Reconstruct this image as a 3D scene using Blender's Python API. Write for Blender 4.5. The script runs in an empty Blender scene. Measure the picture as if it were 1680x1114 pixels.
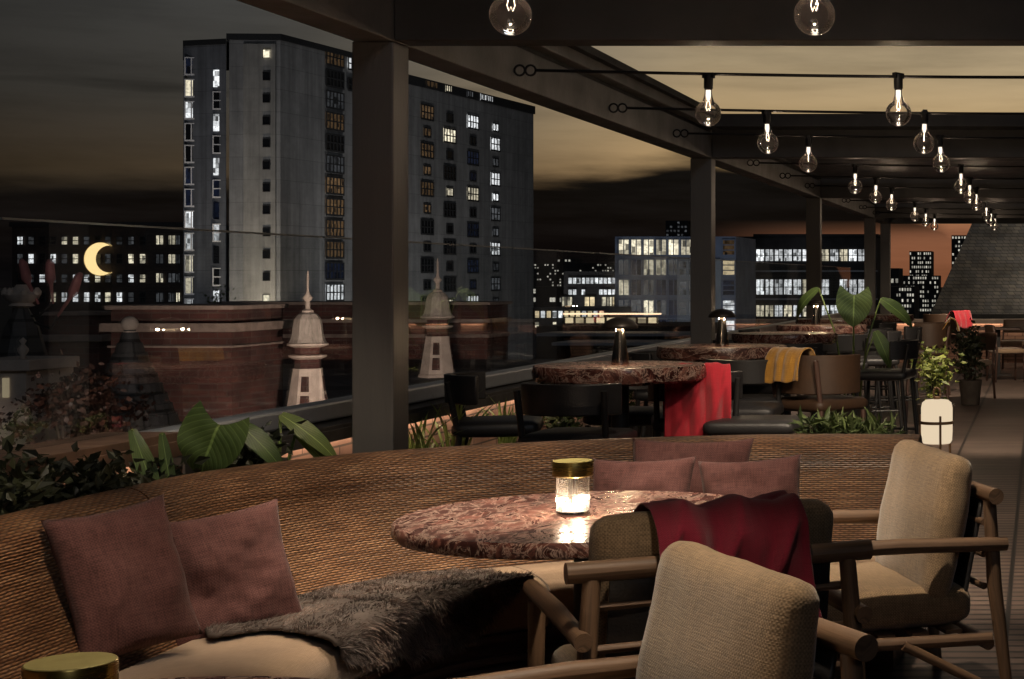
import bpy, bmesh, math, random
import numpy as np
from mathutils import Vector, Matrix, noise

random.seed(7)
rng = np.random.default_rng(7)
PI = math.pi
R = math.radians
sc = bpy.context.scene
COL = sc.collection

# ------------------------------------------------------------------ camera
F = 2700.0; CX = 1705.0; CY = 457.0; EYE = 1.5
cam_d = bpy.data.cameras.new("camera")
cam = bpy.data.objects.new("camera", cam_d); COL.objects.link(cam)
cam.location = (0, 0, EYE); cam.rotation_euler = (R(90), 0, 0)
cam_d.sensor_width = 36.0; cam_d.lens = F / 1680 * 36
cam_d.shift_x = -(CX - 840) / 1680
cam_d.shift_y = -(557 - CY) / 1680
cam_d.clip_end = 6000
sc.camera = cam

def X(px, Y): return (px - CX) / F * Y
def Z(py, Y): return EYE - (py - CY) / F * Y
def W(px, py, Y): return Vector((X(px, Y), Y, Z(py, Y)))

# ------------------------------------------------------------------ node helpers
def node(nt, typ, ins=None, **kw):
    n = nt.nodes.new(typ)
    for k, v in kw.items(): setattr(n, k, v)
    if ins:
        for k, v in ins.items():
            s = n.inputs[k]
            if isinstance(v, bpy.types.NodeSocket): nt.links.new(v, s)
            else: s.default_value = v
    return n
def mth(nt, op, a, b=None, c=None, clamp=False):
    n = nt.nodes.new('ShaderNodeMath'); n.operation = op; n.use_clamp = clamp
    for i, v in enumerate((a, b, c)):
        if v is None: continue
        if isinstance(v, bpy.types.NodeSocket): nt.links.new(v, n.inputs[i])
        else: n.inputs[i].default_value = v
    return n.outputs[0]
def ramp(nt, fac, stops, interp='LINEAR'):
    n = nt.nodes.new('ShaderNodeValToRGB'); n.color_ramp.interpolation = interp
    el = n.color_ramp.elements
    while len(el) < len(stops): el.new(0.5)
    for e, (p, c) in zip(el, stops):
        e.position = p
        e.color = (c, c, c, 1) if isinstance(c, (int, float)) else (*c, 1)
    nt.links.new(fac, n.inputs[0]); return n.outputs[0]
def mixc(nt, fac, a, b, mode='MIX'):
    n = nt.nodes.new('ShaderNodeMix'); n.data_type = 'RGBA'; n.blend_type = mode
    for i, v in ((0, fac), (6, a), (7, b)):
        if isinstance(v, bpy.types.NodeSocket): nt.links.new(v, n.inputs[i])
        elif i == 0: n.inputs[0].default_value = v
        else: n.inputs[i].default_value = (*v, 1)
    return n.outputs[2]

# ------------------------------------------------------------------ world: dusk sky with dark cloud bank
w = bpy.data.worlds.new("World"); sc.world = w; w.use_nodes = True
nt = w.node_tree; nt.nodes.clear()
tc = node(nt, 'ShaderNodeTexCoord'); sep = node(nt, 'ShaderNodeSeparateXYZ', {0: tc.outputs['Generated']})
dx, dy, dz = sep.outputs
az = mth(nt, 'ARCTAN2', dx, dy)                       # 0 along the terrace, negative to the left
warm = mth(nt, 'ABSOLUTE', az)
sidef = ramp(nt, warm, [(0.0, 1.0), (0.22, 0.80), (0.33, 0.44), (0.42, 0.22), (0.60, 0.09), (1.0, 0.05)])
mp = node(nt, 'ShaderNodeMapping', {0: tc.outputs['Generated']}); mp.inputs['Scale'].default_value = (3, 3, 22)
nz = node(nt, 'ShaderNodeTexNoise', {'Vector': mp.outputs[0], 'Scale': 2.6, 'Detail': 6.0, 'Roughness': 0.55})
up = ramp(nt, dz, [(0.0, (.16, .058, .026)), (0.03, (.18, .072, .036)), (0.055, (.27, .165, .072)), (0.085, (.27, .185, .09)),
                   (0.13, (.215, .165, .098)), (0.25, (.06, .055, .05)), (0.6, (.02, .021, .025)), (1, (.012, .014, .018))])
# the left part of the sky is greyer
grey = ramp(nt, dz, [(0.0, (.05, .045, .04)), (0.06, (.15, .105, .062)), (0.10, (.128, .116, .098)), (0.16, (.13, .128, .12)), (0.4, (.03, .03, .035)), (1, (.012, .014, .018))])
sky = mixc(nt, ramp(nt, warm, [(0.2, 0.0), (0.45, 1.0)]), up, grey)
vm = node(nt, 'ShaderNodeVectorMath', {0: sky}, operation='SCALE'); nt.links.new(mth(nt, 'MULTIPLY', sidef, 1.5), vm.inputs['Scale'])
# cloud bank: low dark band whose top edge wavers with the noise
edge = ramp(nt, warm, [(0.0, 0.022), (0.055, 0.022), (0.09, 0.05), (0.16, 0.066), (0.205, 0.074), (0.25, 0.062), (0.3, 0.058), (0.45, 0.05), (0.6, 0.048)])
e2 = mth(nt, 'ADD', edge, mth(nt, 'MULTIPLY', mth(nt, 'SUBTRACT', nz.outputs[0], 0.5), 0.036))
bank = mth(nt, 'DIVIDE', mth(nt, 'SUBTRACT', dz, e2), 0.010)
bank = mth(nt, 'ADD', mth(nt, 'MULTIPLY', bank, 0.5), 0.5, clamp=True)
bank = ramp(nt, bank, [(0, 0.0), (1, 1.0)], 'EASE')
# streaks of cloud above it
mp2 = node(nt, 'ShaderNodeMapping', {0: tc.outputs['Generated']}); mp2.inputs['Scale'].default_value = (5, 5, 75)
nz2 = node(nt, 'ShaderNodeTexNoise', {'Vector': mp2.outputs[0], 'Scale': 1.1, 'Detail': 3.0})
streak = ramp(nt, nz2.outputs[0], [(0.28, 0.35), (0.42, 1.0)])
streak = mixc(nt, ramp(nt, dz, [(0.07, 0.0), (0.1, 0.7), (0.12, 0.0)]), (1, 1, 1), streak)
col = mixc(nt, 1.0, vm.outputs[0], streak, 'MULTIPLY')
low = mth(nt, 'MULTIPLY', ramp(nt, dz, [(.020, 0.75), (.026, 0.6), (.034, 0.0)]), ramp(nt, warm, [(.09, 1.0), (.20, 0.0)]))
mp3 = node(nt, 'ShaderNodeMapping', {0: tc.outputs['Generated']}); mp3.inputs['Scale'].default_value = (4, 4, 34)
nz3 = node(nt, 'ShaderNodeTexNoise', {'Vector': mp3.outputs[0], 'Scale': 2.0, 'Detail': 7.0, 'Roughness': .6})
col = mixc(nt, 1.0, col, ramp(nt, nz3.outputs[0], [(0.3, .78), (0.55, 1.02), (0.75, 1.12)]), 'MULTIPLY')
dark = mixc(nt, ramp(nt, nz3.outputs[0], [(0.42, 0.0), (0.7, 1.0)]), (.0014, .0014, .0016), (.0045, .0040, .0040))
col = mixc(nt, mth(nt, 'MAXIMUM', bank, low), dark, col)
ns = node(nt, 'ShaderNodeTexSky', sky_type='NISHITA', sun_disc=False, sun_elevation=R(-4), sun_rotation=R(-5))
bg1 = node(nt, 'ShaderNodeBackground', {0: col, 1: 1.0})
bg2 = node(nt, 'ShaderNodeBackground', {0: ns.outputs[0], 1: 0.008})
ad = node(nt, 'ShaderNodeAddShader', {0: bg1.outputs[0], 1: bg2.outputs[0]})
node(nt, 'ShaderNodeOutputWorld', {0: ad.outputs[0]})

# weak last light of dusk
sd = bpy.data.lights.new("dusk_sun", 'SUN'); sd.energy = 0.10; sd.angle = R(12); sd.color = (.8, .88, 1)
so = bpy.data.objects.new("dusk_sun", sd); COL.objects.link(so)
so.rotation_euler = (R(66), 0, R(28)); so.location = (0, 0, 30)

sc.view_settings.view_transform = 'Standard'; sc.view_settings.look = 'None'
sc.view_settings.exposure = 0.35; sc.view_settings.gamma = 1.0; sc.view_settings.use_curve_mapping = False
sc.render.engine = 'CYCLES'
cy = sc.cycles
cy.use_denoising = True
try: cy.denoiser = 'OPENIMAGEDENOISE'
except Exception: pass
cy.max_bounces = 6; cy.diffuse_bounces = 2; cy.glossy_bounces = 3; cy.transmission_bounces = 4; cy.transparent_max_bounces = 24
cy.caustics_reflective = False; cy.caustics_refractive = False
cy.sample_clamp_indirect = 4.0

# ------------------------------------------------------------------ materials
MATS = {}
def new_mat(name):
    m = bpy.data.materials.new(name); m.use_nodes = True
    nt = m.node_tree; nt.nodes.clear()
    out = nt.nodes.new('ShaderNodeOutputMaterial'); MATS[name] = m
    return m, nt, out
def pbsdf(nt, out, **ins):
    p = node(nt, 'ShaderNodeBsdfPrincipled', {k.replace('_', ' '): v for k, v in ins.items()})
    nt.links.new(p.outputs[0], out.inputs[0]); return p
def bump(nt, h, strength=0.3, dist=0.01):
    return node(nt, 'ShaderNodeBump', {'Height': h, 'Strength': strength, 'Distance': dist}).outputs[0]
def plain(name, c, rough=0.6, metal=0.0, var=0.25, scale=6.0, bs=0.0, bscale=60.0, stretch=(1, 1, 1), spec=0.5):
    m, nt, out = new_mat(name)
    tc = node(nt, 'ShaderNodeTexCoord'); mp = node(nt, 'ShaderNodeMapping', {0: tc.outputs['Object']}); mp.inputs['Scale'].default_value = stretch
    n = node(nt, 'ShaderNodeTexNoise', {'Vector': mp.outputs[0], 'Scale': scale, 'Detail': 5.0, 'Roughness': 0.6})
    lo = tuple(x * (1 - var) for x in c); hi = tuple(min(1, x * (1 + var)) for x in c)
    colr = ramp(nt, n.outputs[0], [(0.3, lo), (0.7, hi)])
    rr = ramp(nt, n.outputs[0], [(0.3, min(1, rough * 1.15)), (0.7, rough * 0.85)])
    p = pbsdf(nt, out, Base_Color=colr, Roughness=rr, Metallic=metal)
    p.inputs['Specular IOR Level'].default_value = spec
    if bs:
        n2 = node(nt, 'ShaderNodeTexNoise', {'Vector': mp.outputs[0], 'Scale': bscale, 'Detail': 3.0})
        nt.links.new(bump(nt, n2.outputs[0], bs, 0.01), p.inputs['Normal'])
    return m
def emis(name, c, s):
    m, nt, out = new_mat(name)
    e = node(nt, 'ShaderNodeEmission', {0: (*c, 1), 1: s}); nt.links.new(e.outputs[0], out.inputs[0]); return m

def m_wood(name, c, scale=1.0):
    m, nt, out = new_mat(name)
    tc = node(nt, 'ShaderNodeTexCoord'); mp = node(nt, 'ShaderNodeMapping', {0: tc.outputs['UV']}); mp.inputs['Scale'].default_value = (3, 55, 1)
    n = node(nt, 'ShaderNodeTexNoise', {'Vector': mp.outputs[0], 'Scale': scale, 'Detail': 6.0, 'Roughness': 0.65, 'Distortion': 0.6})
    colr = ramp(nt, n.outputs[0], [(0.25, tuple(x * .45 for x in c)), (0.5, c), (0.75, tuple(min(1, x * 1.45) for x in c))])
    p = pbsdf(nt, out, Base_Color=colr, Roughness=0.5)
    nt.links.new(bump(nt, n.outputs[0], 0.35, 0.004), p.inputs['Normal']); return m
def m_fabric(name, c, thread=0.004, var=0.22, sheen=0.3, contrast=0.5):
    """woven cloth: two crossed sine threads in object space plus slub noise"""
    m, nt, out = new_mat(name)
    tc = node(nt, 'ShaderNodeTexCoord'); s = node(nt, 'ShaderNodeSeparateXYZ', {0: tc.outputs['UV']})
    k = PI / thread
    nzz = node(nt, 'ShaderNodeTexNoise', {'Vector': tc.outputs['UV'], 'Scale': 45.0, 'Detail': 3.0})
    wob = mth(nt, 'MULTIPLY', nzz.outputs[0], 3.5)
    sx = mth(nt, 'SINE', mth(nt, 'ADD', mth(nt, 'MULTIPLY', s.outputs[0], k), wob)); sy = mth(nt, 'SINE', mth(nt, 'ADD', mth(nt, 'MULTIPLY', s.outputs[1], k), wob))
    wv = mth(nt, 'MULTIPLY', sx, sy)
    mpx = node(nt, 'ShaderNodeMapping', {0: tc.outputs['UV']}); mpx.inputs['Scale'].default_value = (18, 260, 1)
    mpy = node(nt, 'ShaderNodeMapping', {0: tc.outputs['UV']}); mpy.inputs['Scale'].default_value = (260, 18, 1)
    n1 = node(nt, 'ShaderNodeTexNoise', {'Vector': mpx.outputs[0], 'Scale': 1.0, 'Detail': 2.0})
    n2 = node(nt, 'ShaderNodeTexNoise', {'Vector': mpy.outputs[0], 'Scale': 1.0, 'Detail': 2.0})
    h = mth(nt, 'ADD', mth(nt, 'MULTIPLY', wv, 0.12), mth(nt, 'MULTIPLY', mth(nt, 'ADD', n1.outputs[0], n2.outputs[0]), 0.5))
    lo = tuple(x * (1 - contrast) for x in c); hi = tuple(min(1, x * (1 + contrast)) for x in c)
    colr = ramp(nt, h, [(0.33, lo), (0.52, c), (0.70, hi)])
    big = node(nt, 'ShaderNodeTexNoise', {'Vector': tc.outputs['Object'], 'Scale': 5.0, 'Detail': 3.0})
    colr = mixc(nt, 1.0, colr, ramp(nt, big.outputs[0], [(0.3, 1 - var), (0.7, 1.0)]), 'MULTIPLY')
    p = pbsdf(nt, out, Base_Color=colr, Roughness=0.92)
    p.inputs['Sheen Weight'].default_value = sheen; p.inputs['Specular IOR Level'].default_value = 0.15
    nt.links.new(bump(nt, h, 0.5, 0.004), p.inputs['Normal']); return m
def m_wicker():
    m, nt, out = new_mat('wicker')
    tc = node(nt, 'ShaderNodeTexCoord'); s = node(nt, 'ShaderNodeSeparateXYZ', {0: tc.outputs['UV']})
    pv, pu = 0.0092, 0.021
    nzz = node(nt, 'ShaderNodeTexNoise', {'Vector': tc.outputs['UV'], 'Scale': 9.0, 'Detail': 3.0})
    v = mth(nt, 'ADD', mth(nt, 'DIVIDE', s.outputs[1], pv), mth(nt, 'MULTIPLY', nzz.outputs[0], 0.9))
    u = mth(nt, 'ADD', mth(nt, 'DIVIDE', s.outputs[0], pu), mth(nt, 'MULTIPLY', nzz.outputs[0], 0.5))
    row = mth(nt, 'FLOOR', v); fv = mth(nt, 'FRACT', v)
    strand = mth(nt, 'SINE', mth(nt, 'MULTIPLY', fv, PI))
    over = mth(nt, 'ADD', mth(nt, 'MULTIPLY', mth(nt, 'COSINE', mth(nt, 'MULTIPLY', mth(nt, 'ADD', u, mth(nt, 'MULTIPLY', row, 1.0)), PI)), 0.36), 0.64)
    h = mth(nt, 'MULTIPLY', strand, over)
    mp = node(nt, 'ShaderNodeMapping', {0: tc.outputs['UV']}); mp.inputs['Scale'].default_value = (6, 80, 1)
    sn = node(nt, 'ShaderNodeTexNoise', {'Vector': mp.outputs[0], 'Scale': 1.0, 'Detail': 3.0})
    big = node(nt, 'ShaderNodeTexNoise', {'Vector': tc.outputs['UV'], 'Scale': 3.0, 'Detail': 4.0})
    c1 = ramp(nt, sn.outputs[0], [(0.3, (.14, .064, .030)), (0.5, (.29, .142, .068)), (0.72, (.46, .26, .138))])
    c1 = mixc(nt, 1.0, c1, ramp(nt, big.outputs[0], [(0.3, .55), (0.7, 1.1)]), 'MULTIPLY')
    colr = mixc(nt, ramp(nt, h, [(0.08, 0.0), (0.5, 1.0)]), (.025, .010, .005), c1)
    p = pbsdf(nt, out, Base_Color=colr, Roughness=0.42)
    nt.links.new(bump(nt, h, 1.0, 0.006), p.inputs['Normal']); return m
def m_marble():
    m, nt, out = new_mat('red_marble')
    tc = node(nt, 'ShaderNodeTexCoord'); mp = node(nt, 'ShaderNodeMapping', {0: tc.outputs['Object']}); mp.inputs['Scale'].default_value = (1, .5, 1); mp.inputs['Rotation'].default_value = (0, 0, .25)
    n0 = node(nt, 'ShaderNodeTexNoise', {'Vector': mp.outputs[0], 'Scale': 3.8, 'Detail': 9.0, 'Roughness': 0.66, 'Distortion': 1.8})
    n1 = node(nt, 'ShaderNodeTexNoise', {'Vector': mp.outputs[0], 'Scale': 10.0, 'Detail': 7.0, 'Roughness': 0.66, 'Distortion': 2.2})
    vein = mth(nt, 'ABSOLUTE', mth(nt, 'SUBTRACT', n1.outputs[0], 0.5))
    base = ramp(nt, n0.outputs[0], [(0.30, (.012, .005, .005)), (0.43, (.042, .014, .012)), (0.50, (.15, .06, .046)), (0.56, (.035, .013, .011)), (0.64, (.085, .034, .027)), (0.74, (.28, .17, .14))])
    colr = mixc(nt, ramp(nt, vein, [(0.0, 0.8), (0.028, 0.0)]), base, (.46, .33, .27))
    colr = mixc(nt, ramp(nt, n1.outputs[0], [(0.28, 0.8), (0.38, 0.0)]), colr, (.02, .008, .008))
    p = pbsdf(nt, out, Base_Color=colr, Roughness=ramp(nt, n1.outputs[0], [(0.35, .16), (0.6, .42)]))
    p.inputs['Specular IOR Level'].default_value = .28
    nt.links.new(bump(nt, n1.outputs[0], 0.10, 0.003), p.inputs['Normal']); return m
def m_brick(name, c1, c2, mortar, bw=.22, bh=.075, rough=.85, bs=.5):
    m, nt, out = new_mat(name)
    tc = node(nt, 'ShaderNodeTexCoord'); s = node(nt, 'ShaderNodeSeparateXYZ', {0: tc.outputs['Object']})
    cb = node(nt, 'ShaderNodeCombineXYZ', {0: mth(nt, 'ADD', s.outputs[0], s.outputs[1]), 1: s.outputs[2]})
    b = node(nt, 'ShaderNodeTexBrick', {'Vector': cb.outputs[0], 'Color1': (*c1, 1), 'Color2': (*c2, 1), 'Mortar': (*mortar, 1), 'Scale': 1.0, 'Mortar Size': bh * .09, 'Brick Width': bw, 'Row Height': bh, 'Bias': 0.0})
    n = node(nt, 'ShaderNodeTexNoise', {'Vector': tc.outputs['Object'], 'Scale': 2.5, 'Detail': 6.0})
    colr = mixc(nt, 1.0, b.outputs[0], ramp(nt, n.outputs[0], [(0.3, .45), (0.7, 1.2)]), 'MULTIPLY')
    p = pbsdf(nt, out, Base_Color=colr, Roughness=rough)
    nt.links.new(bump(nt, b.outputs[1], -bs, 0.01), p.inputs['Normal']); return m
def m_deck():
    m, nt, out = new_mat('deck_boards')
    tc = node(nt, 'ShaderNodeTexCoord'); s = node(nt, 'ShaderNodeSeparateXYZ', {0: tc.outputs['Object']})
    by = mth(nt, 'DIVIDE', s.outputs[1], 0.105); fy = mth(nt, 'FRACT', by)
    bx = mth(nt, 'DIVIDE', mth(nt, 'ADD', s.outputs[0], 0.14), 0.55); fx = mth(nt, 'FRACT', bx)
    gy = mth(nt, 'ABSOLUTE', mth(nt, 'SUBTRACT', fy, 0.5)); gx = mth(nt, 'ABSOLUTE', mth(nt, 'SUBTRACT', fx, 0.5))
    gap = mth(nt, 'MAXIMUM', ramp(nt, gy, [(0.30, 0.0), (0.40, 1.0)]), ramp(nt, gx, [(0.474, 0.0), (0.482, 1.0)]))
    rid = node(nt, 'ShaderNodeTexWhiteNoise', {'Vector': node(nt, 'ShaderNodeCombineXYZ', {0: mth(nt, 'FLOOR', bx), 1: mth(nt, 'FLOOR', by)}).outputs[0]})
    mp = node(nt, 'ShaderNodeMapping', {0: tc.outputs['Object']}); mp.inputs['Scale'].default_value = (2, 40, 1)
    n = node(nt, 'ShaderNodeTexNoise', {'Vector': mp.outputs[0], 'Scale': 1.5, 'Detail': 5.0})
    big = node(nt, 'ShaderNodeTexNoise', {'Vector': tc.outputs['Object'], 'Scale': 0.9, 'Detail': 4.0})
    c = ramp(nt, n.outputs[0], [(0.3, (.11, .075, .062)), (0.7, (.22, .155, .125))])
    c = mixc(nt, 1.0, c, ramp(nt, rid.outputs[0], [(0, .75), (1, 1.1)]), 'MULTIPLY')
    c = mixc(nt, 1.0, c, ramp(nt, big.outputs[0], [(0.35, .7), (0.65, 1.05)]), 'MULTIPLY')
    c = mixc(nt, gap, c, (.010, .008, .007))
    p = pbsdf(nt, out, Base_Color=c, Roughness=0.5)
    nt.links.new(bump(nt, gap, -0.6, 0.008), p.inputs['Normal']); return m
def m_glass(name, tint=(1, 1, 1), rough=0.0, ior=1.5, boost=1.0):
    """thin clear pane: Fresnel gloss over plain transparency"""
    m, nt, out = new_mat(name)
    fr = node(nt, 'ShaderNodeFresnel', {'IOR': ior})
    t = node(nt, 'ShaderNodeBsdfTransparent', {0: (*tint, 1)}); g = node(nt, 'ShaderNodeBsdfGlossy', {0: (1, 1, 1, 1), 'Roughness': rough})
    f = mth(nt, 'MULTIPLY', fr.outputs[0], boost, clamp=True)
    mx = node(nt, 'ShaderNodeMixShader', {0: f, 1: t.outputs[0], 2: g.outputs[0]})
    nt.links.new(mx.outputs[0], out.inputs[0]); return m
def m_leaf(name, c, c2, rough=.4):
    m, nt, out = new_mat(name)
    tc = node(nt, 'ShaderNodeTexCoord'); n = node(nt, 'ShaderNodeTexNoise', {'Vector': tc.outputs['Object'], 'Scale': 9.0, 'Detail': 4.0})
    s = node(nt, 'ShaderNodeSeparateXYZ', {0: tc.outputs['UV']})
    rib = mth(nt, 'ABSOLUTE', mth(nt, 'SUBTRACT', mth(nt, 'FRACT', mth(nt, 'MULTIPLY', mth(nt, 'ADD', s.outputs[1], mth(nt, 'MULTIPLY', mth(nt, 'ABSOLUTE', s.outputs[0]), -0.5)), 9.0)), 0.5))
    mid = mth(nt, 'ABSOLUTE', s.outputs[0])
    colr = ramp(nt, n.outputs[0], [(0.3, c), (0.7, c2)])
    colr = mixc(nt, ramp(nt, rib, [(0.0, 0.45), (0.12, 0.0)]), colr, tuple(min(1, x * 2.2) for x in c2))
    colr = mixc(nt, ramp(nt, mid, [(0.02, 0.8), (0.06, 0.0)]), colr, tuple(min(1, x * 2.8) for x in c2))
    p = node(nt, 'ShaderNodeBsdfPrincipled', {'Base Color': colr, 'Roughness': rough})
    nt.links.new(bump(nt, rib, 0.3, 0.006), p.inputs['Normal'])
    t = node(nt, 'ShaderNodeBsdfTranslucent', {0: colr})
    mx = node(nt, 'ShaderNodeMixShader', {0: 0.35, 1: p.outputs[0], 2: t.outputs[0]})
    nt.links.new(mx.outputs[0], out.inputs[0]); return m
def m_foliage(name, c, c2):
    m, nt, out = new_mat(name)
    g = node(nt, 'ShaderNodeNewGeometry')
    colr = ramp(nt, g.outputs['Random Per Island'], [(0.0, c), (0.6, c2), (1.0, tuple(x * 1.6 for x in c2))])
    p = node(nt, 'ShaderNodeBsdfPrincipled', {'Base Color': colr, 'Roughness': .5}); t = node(nt, 'ShaderNodeBsdfTranslucent', {0: colr})
    mx = node(nt, 'ShaderNodeMixShader', {0: 0.3, 1: p.outputs[0], 2: t.outputs[0]})
    nt.links.new(mx.outputs[0], out.inputs[0]); return m
def m_window(name, c, s, contrast=0.7, scale=1.1, dark=(.02, .02, .02)):
    """a lit room behind glass: curtains, blinds and furniture as patches of brightness"""
    m, nt, out = new_mat(name)
    tc = node(nt, 'ShaderNodeTexCoord'); oi = node(nt, 'ShaderNodeObjectInfo')
    off = node(nt, 'ShaderNodeVectorMath', {0: tc.outputs['Object'], 1: node(nt, 'ShaderNodeCombineXYZ', {0: mth(nt, 'MULTIPLY', oi.outputs['Random'], 97.0), 2: mth(nt, 'MULTIPLY', oi.outputs['Random'], 41.0)}).outputs[0]}, operation='ADD')
    so_ = node(nt, 'ShaderNodeSeparateXYZ', {0: off.outputs[0]})
    cell = node(nt, 'ShaderNodeCombineXYZ', {0: mth(nt, 'FLOOR', mth(nt, 'MULTIPLY', so_.outputs[0], scale * 1.3)), 1: mth(nt, 'FLOOR', mth(nt, 'MULTIPLY', so_.outputs[2], scale * .75))})
    wn = node(nt, 'ShaderNodeTexWhiteNoise', {'Vector': cell.outputs[0]})
    n = node(nt, 'ShaderNodeTexNoise', {'Vector': off.outputs[0], 'Scale': scale * 1.6, 'Detail': 2.0})
    f = mth(nt, 'MULTIPLY', ramp(nt, wn.outputs[0], [(0.0, 1 - contrast), (0.45, .75), (1.0, 1.0)]), ramp(nt, n.outputs[0], [(0.35, .55), (0.55, 1.0)]))
    rv = ramp(nt, oi.outputs['Random'], [(0, .35), (1, 1.0)])
    colr = mixc(nt, f, dark, c)
    e = node(nt, 'ShaderNodeEmission', {0: colr, 1: mth(nt, 'MULTIPLY', rv, s)})
    g = node(nt, 'ShaderNodeBsdfGlossy', {'Roughness': .08, 0: (.06, .06, .06, 1)})
    ad = node(nt, 'ShaderNodeAddShader', {0: e.outputs[0], 1: g.outputs[0]})
    nt.links.new(ad.outputs[0], out.inputs[0]); return m
def m_fur():
    m, nt, out = new_mat('grey_fur')
    a = node(nt, 'ShaderNodeAttribute', attribute_name='shade')
    g = node(nt, 'ShaderNodeNewGeometry')
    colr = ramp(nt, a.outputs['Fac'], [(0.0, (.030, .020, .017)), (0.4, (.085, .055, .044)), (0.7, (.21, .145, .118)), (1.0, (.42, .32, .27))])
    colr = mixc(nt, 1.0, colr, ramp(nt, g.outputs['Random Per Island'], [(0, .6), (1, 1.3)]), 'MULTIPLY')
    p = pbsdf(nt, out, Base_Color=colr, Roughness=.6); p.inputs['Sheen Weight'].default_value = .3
    return m

wicker = m_wicker(); marble = m_marble(); deck = m_deck()
teak = m_wood('teak', (.145, .086, .050)); dark_wood = m_wood('dark_wood', (.075, .040, .030))
linen = m_fabric('beige_linen', (.275, .19, .112), thread=.005, contrast=.40); rose = m_fabric('rose_cloth', (.120, .054, .050), thread=.0045, contrast=.38, sheen=.08)
seat_cloth = m_fabric('tan_seat_cloth', (.36, .25, .165), thread=.004, contrast=.18)
crimson = m_fabric('crimson_wool', (.14, .009, .022), thread=.003, contrast=.14, sheen=.15)
scarlet = m_fabric('scarlet_wool', (.38, .022, .035), thread=.003, contrast=.14, sheen=.2)
mustard = m_fabric('mustard_wool', (.42, .21, .035), thread=.005, contrast=.3, sheen=.5)
brown_hide = plain('brown_upholstery', (.050, .026, .014), .55, bs=.1)
black_pad = plain('black_leather', (.018, .017, .018), .45, bs=.15, bscale=120)
iron = plain('black_iron', (.014, .013, .013), .5, metal=.0, spec=.4)
beam_m = plain('bronze_paint', (.145, .138, .130), .55, var=.22, scale=3, bs=.25, bscale=40, stretch=(1, 1, 1))
post_m = plain('dark_bronze_paint', (.125, .118, .112), .5, var=.18, scale=2.5, bs=.12, bscale=70, stretch=(1, 1, .12))
cross_m = plain('charcoal_paint', (.045, .043, .043), .5, var=.2, scale=3)
groove_m = plain('shadow_gap_metal', (.012, .011, .011), .6)
slat_m = plain('dark_slat', (.03, .029, .03), .55, var=.2)
brass = plain('brushed_brass', (.42, .29, .085), .28, metal=1.0, var=.12, scale=4, stretch=(1, 1, 30))
brass_top = plain('satin_brass', (.34, .29, .10), .55, metal=.35, var=.15, scale=12)
chrome = plain('polished_steel', (.55, .5, .45), .16, metal=1.0, var=.05)
dark_cap = plain('bronzed_shade', (.06, .05, .045), .35, metal=.7)
pane = m_glass('balustrade_glass', (.96, .97, .97), ior=1.3, boost=.28)
def m_bulb():
    m, nt, out = new_mat('bulb_glass')
    fr = node(nt, 'ShaderNodeFresnel', {'IOR': 1.45}); lw = node(nt, 'ShaderNodeLayerWeight', {'Blend': .35})
    tc = node(nt, 'ShaderNodeTexCoord'); n = node(nt, 'ShaderNodeTexNoise', {'Vector': tc.outputs['Object'], 'Scale': 28.0, 'Detail': 2.0, 'Distortion': 1.5})
    t = node(nt, 'ShaderNodeBsdfTransparent', {0: (.97, .95, .94, 1)}); g = node(nt, 'ShaderNodeBsdfGlossy', {0: (1, 1, 1, 1), 'Roughness': .03})
    mx = node(nt, 'ShaderNodeMixShader', {0: fr.outputs[0], 1: t.outputs[0], 2: g.outputs[0]})
    tr = node(nt, 'ShaderNodeBsdfTranslucent', {0: (1, .86, .80, 1)})
    f = mth(nt, 'POWER', lw.outputs['Facing'], 3.0)
    wt = mth(nt, 'ADD', mth(nt, 'MULTIPLY', f, BULB_RIM), mth(nt, 'MULTIPLY', ramp(nt, n.outputs[0], [(.40, .25), (.66, 1.0)]), BULB_HAZE))
    m2 = node(nt, 'ShaderNodeMixShader', {0: wt, 1: mx.outputs[0], 2: tr.outputs[0]})
    nt.links.new(m2.outputs[0], out.inputs[0]); return m
BULB_RIM, BULB_HAZE = .020, .0044
bulb_glass = m_bulb()
def m_ribbed():
    m, nt, out = new_mat('ribbed_glass')
    fr = node(nt, 'ShaderNodeFresnel', {'IOR': 1.5})
    t = node(nt, 'ShaderNodeBsdfTransparent', {0: (.92, .88, .85, 1)}); g = node(nt, 'ShaderNodeBsdfGlossy', {0: (1, 1, 1, 1), 'Roughness': .08})
    mx = node(nt, 'ShaderNodeMixShader', {0: mth(nt, 'MULTIPLY', fr.outputs[0], 1.3, clamp=True), 1: t.outputs[0], 2: g.outputs[0]})
    tr = node(nt, 'ShaderNodeBsdfTranslucent', {0: (1, .92, .85, 1)})
    m2 = node(nt, 'ShaderNodeMixShader', {0: .05, 1: mx.outputs[0], 2: tr.outputs[0]})
    nt.links.new(m2.outputs[0], out.inputs[0]); return m
ribbed_glass = m_ribbed()
rail_m = plain('anodised_rail', (.34, .37, .42), .35, metal=.3, var=.1, stretch=(1, 1, 1))
edge_m = plain('polished_glass_edge', (.2, .22, .22), .3, var=.3, scale=3)
lit_stone = m_brick('parapet_brick', (.36, .20, .14), (.46, .28, .20), (.12, .08, .06), bw=.26, bh=.06, bs=.9)
red_brick = m_brick('red_brick', (.115, .040, .031), (.065, .024, .021), (.10, .068, .056), bs=.8)
slate = m_brick('slate_tiles', (.055, .055, .06), (.085, .08, .075), (.014, .014, .014), bw=.34, bh=.17, rough=.6, bs=.8)
slate_far = m_brick('slate_tiles_grey', (.075, .078, .085), (.13, .125, .115), (.03, .03, .03), bw=.13, bh=.065, rough=.75, bs=.8)
band_stone = plain('band_stone', (.26, .20, .17), .8, var=.35, scale=4, bs=.3, bscale=40)
stone = plain('pale_stone', (.60, .50, .43), .75, var=.2, scale=5, bs=.3, bscale=50)
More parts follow.
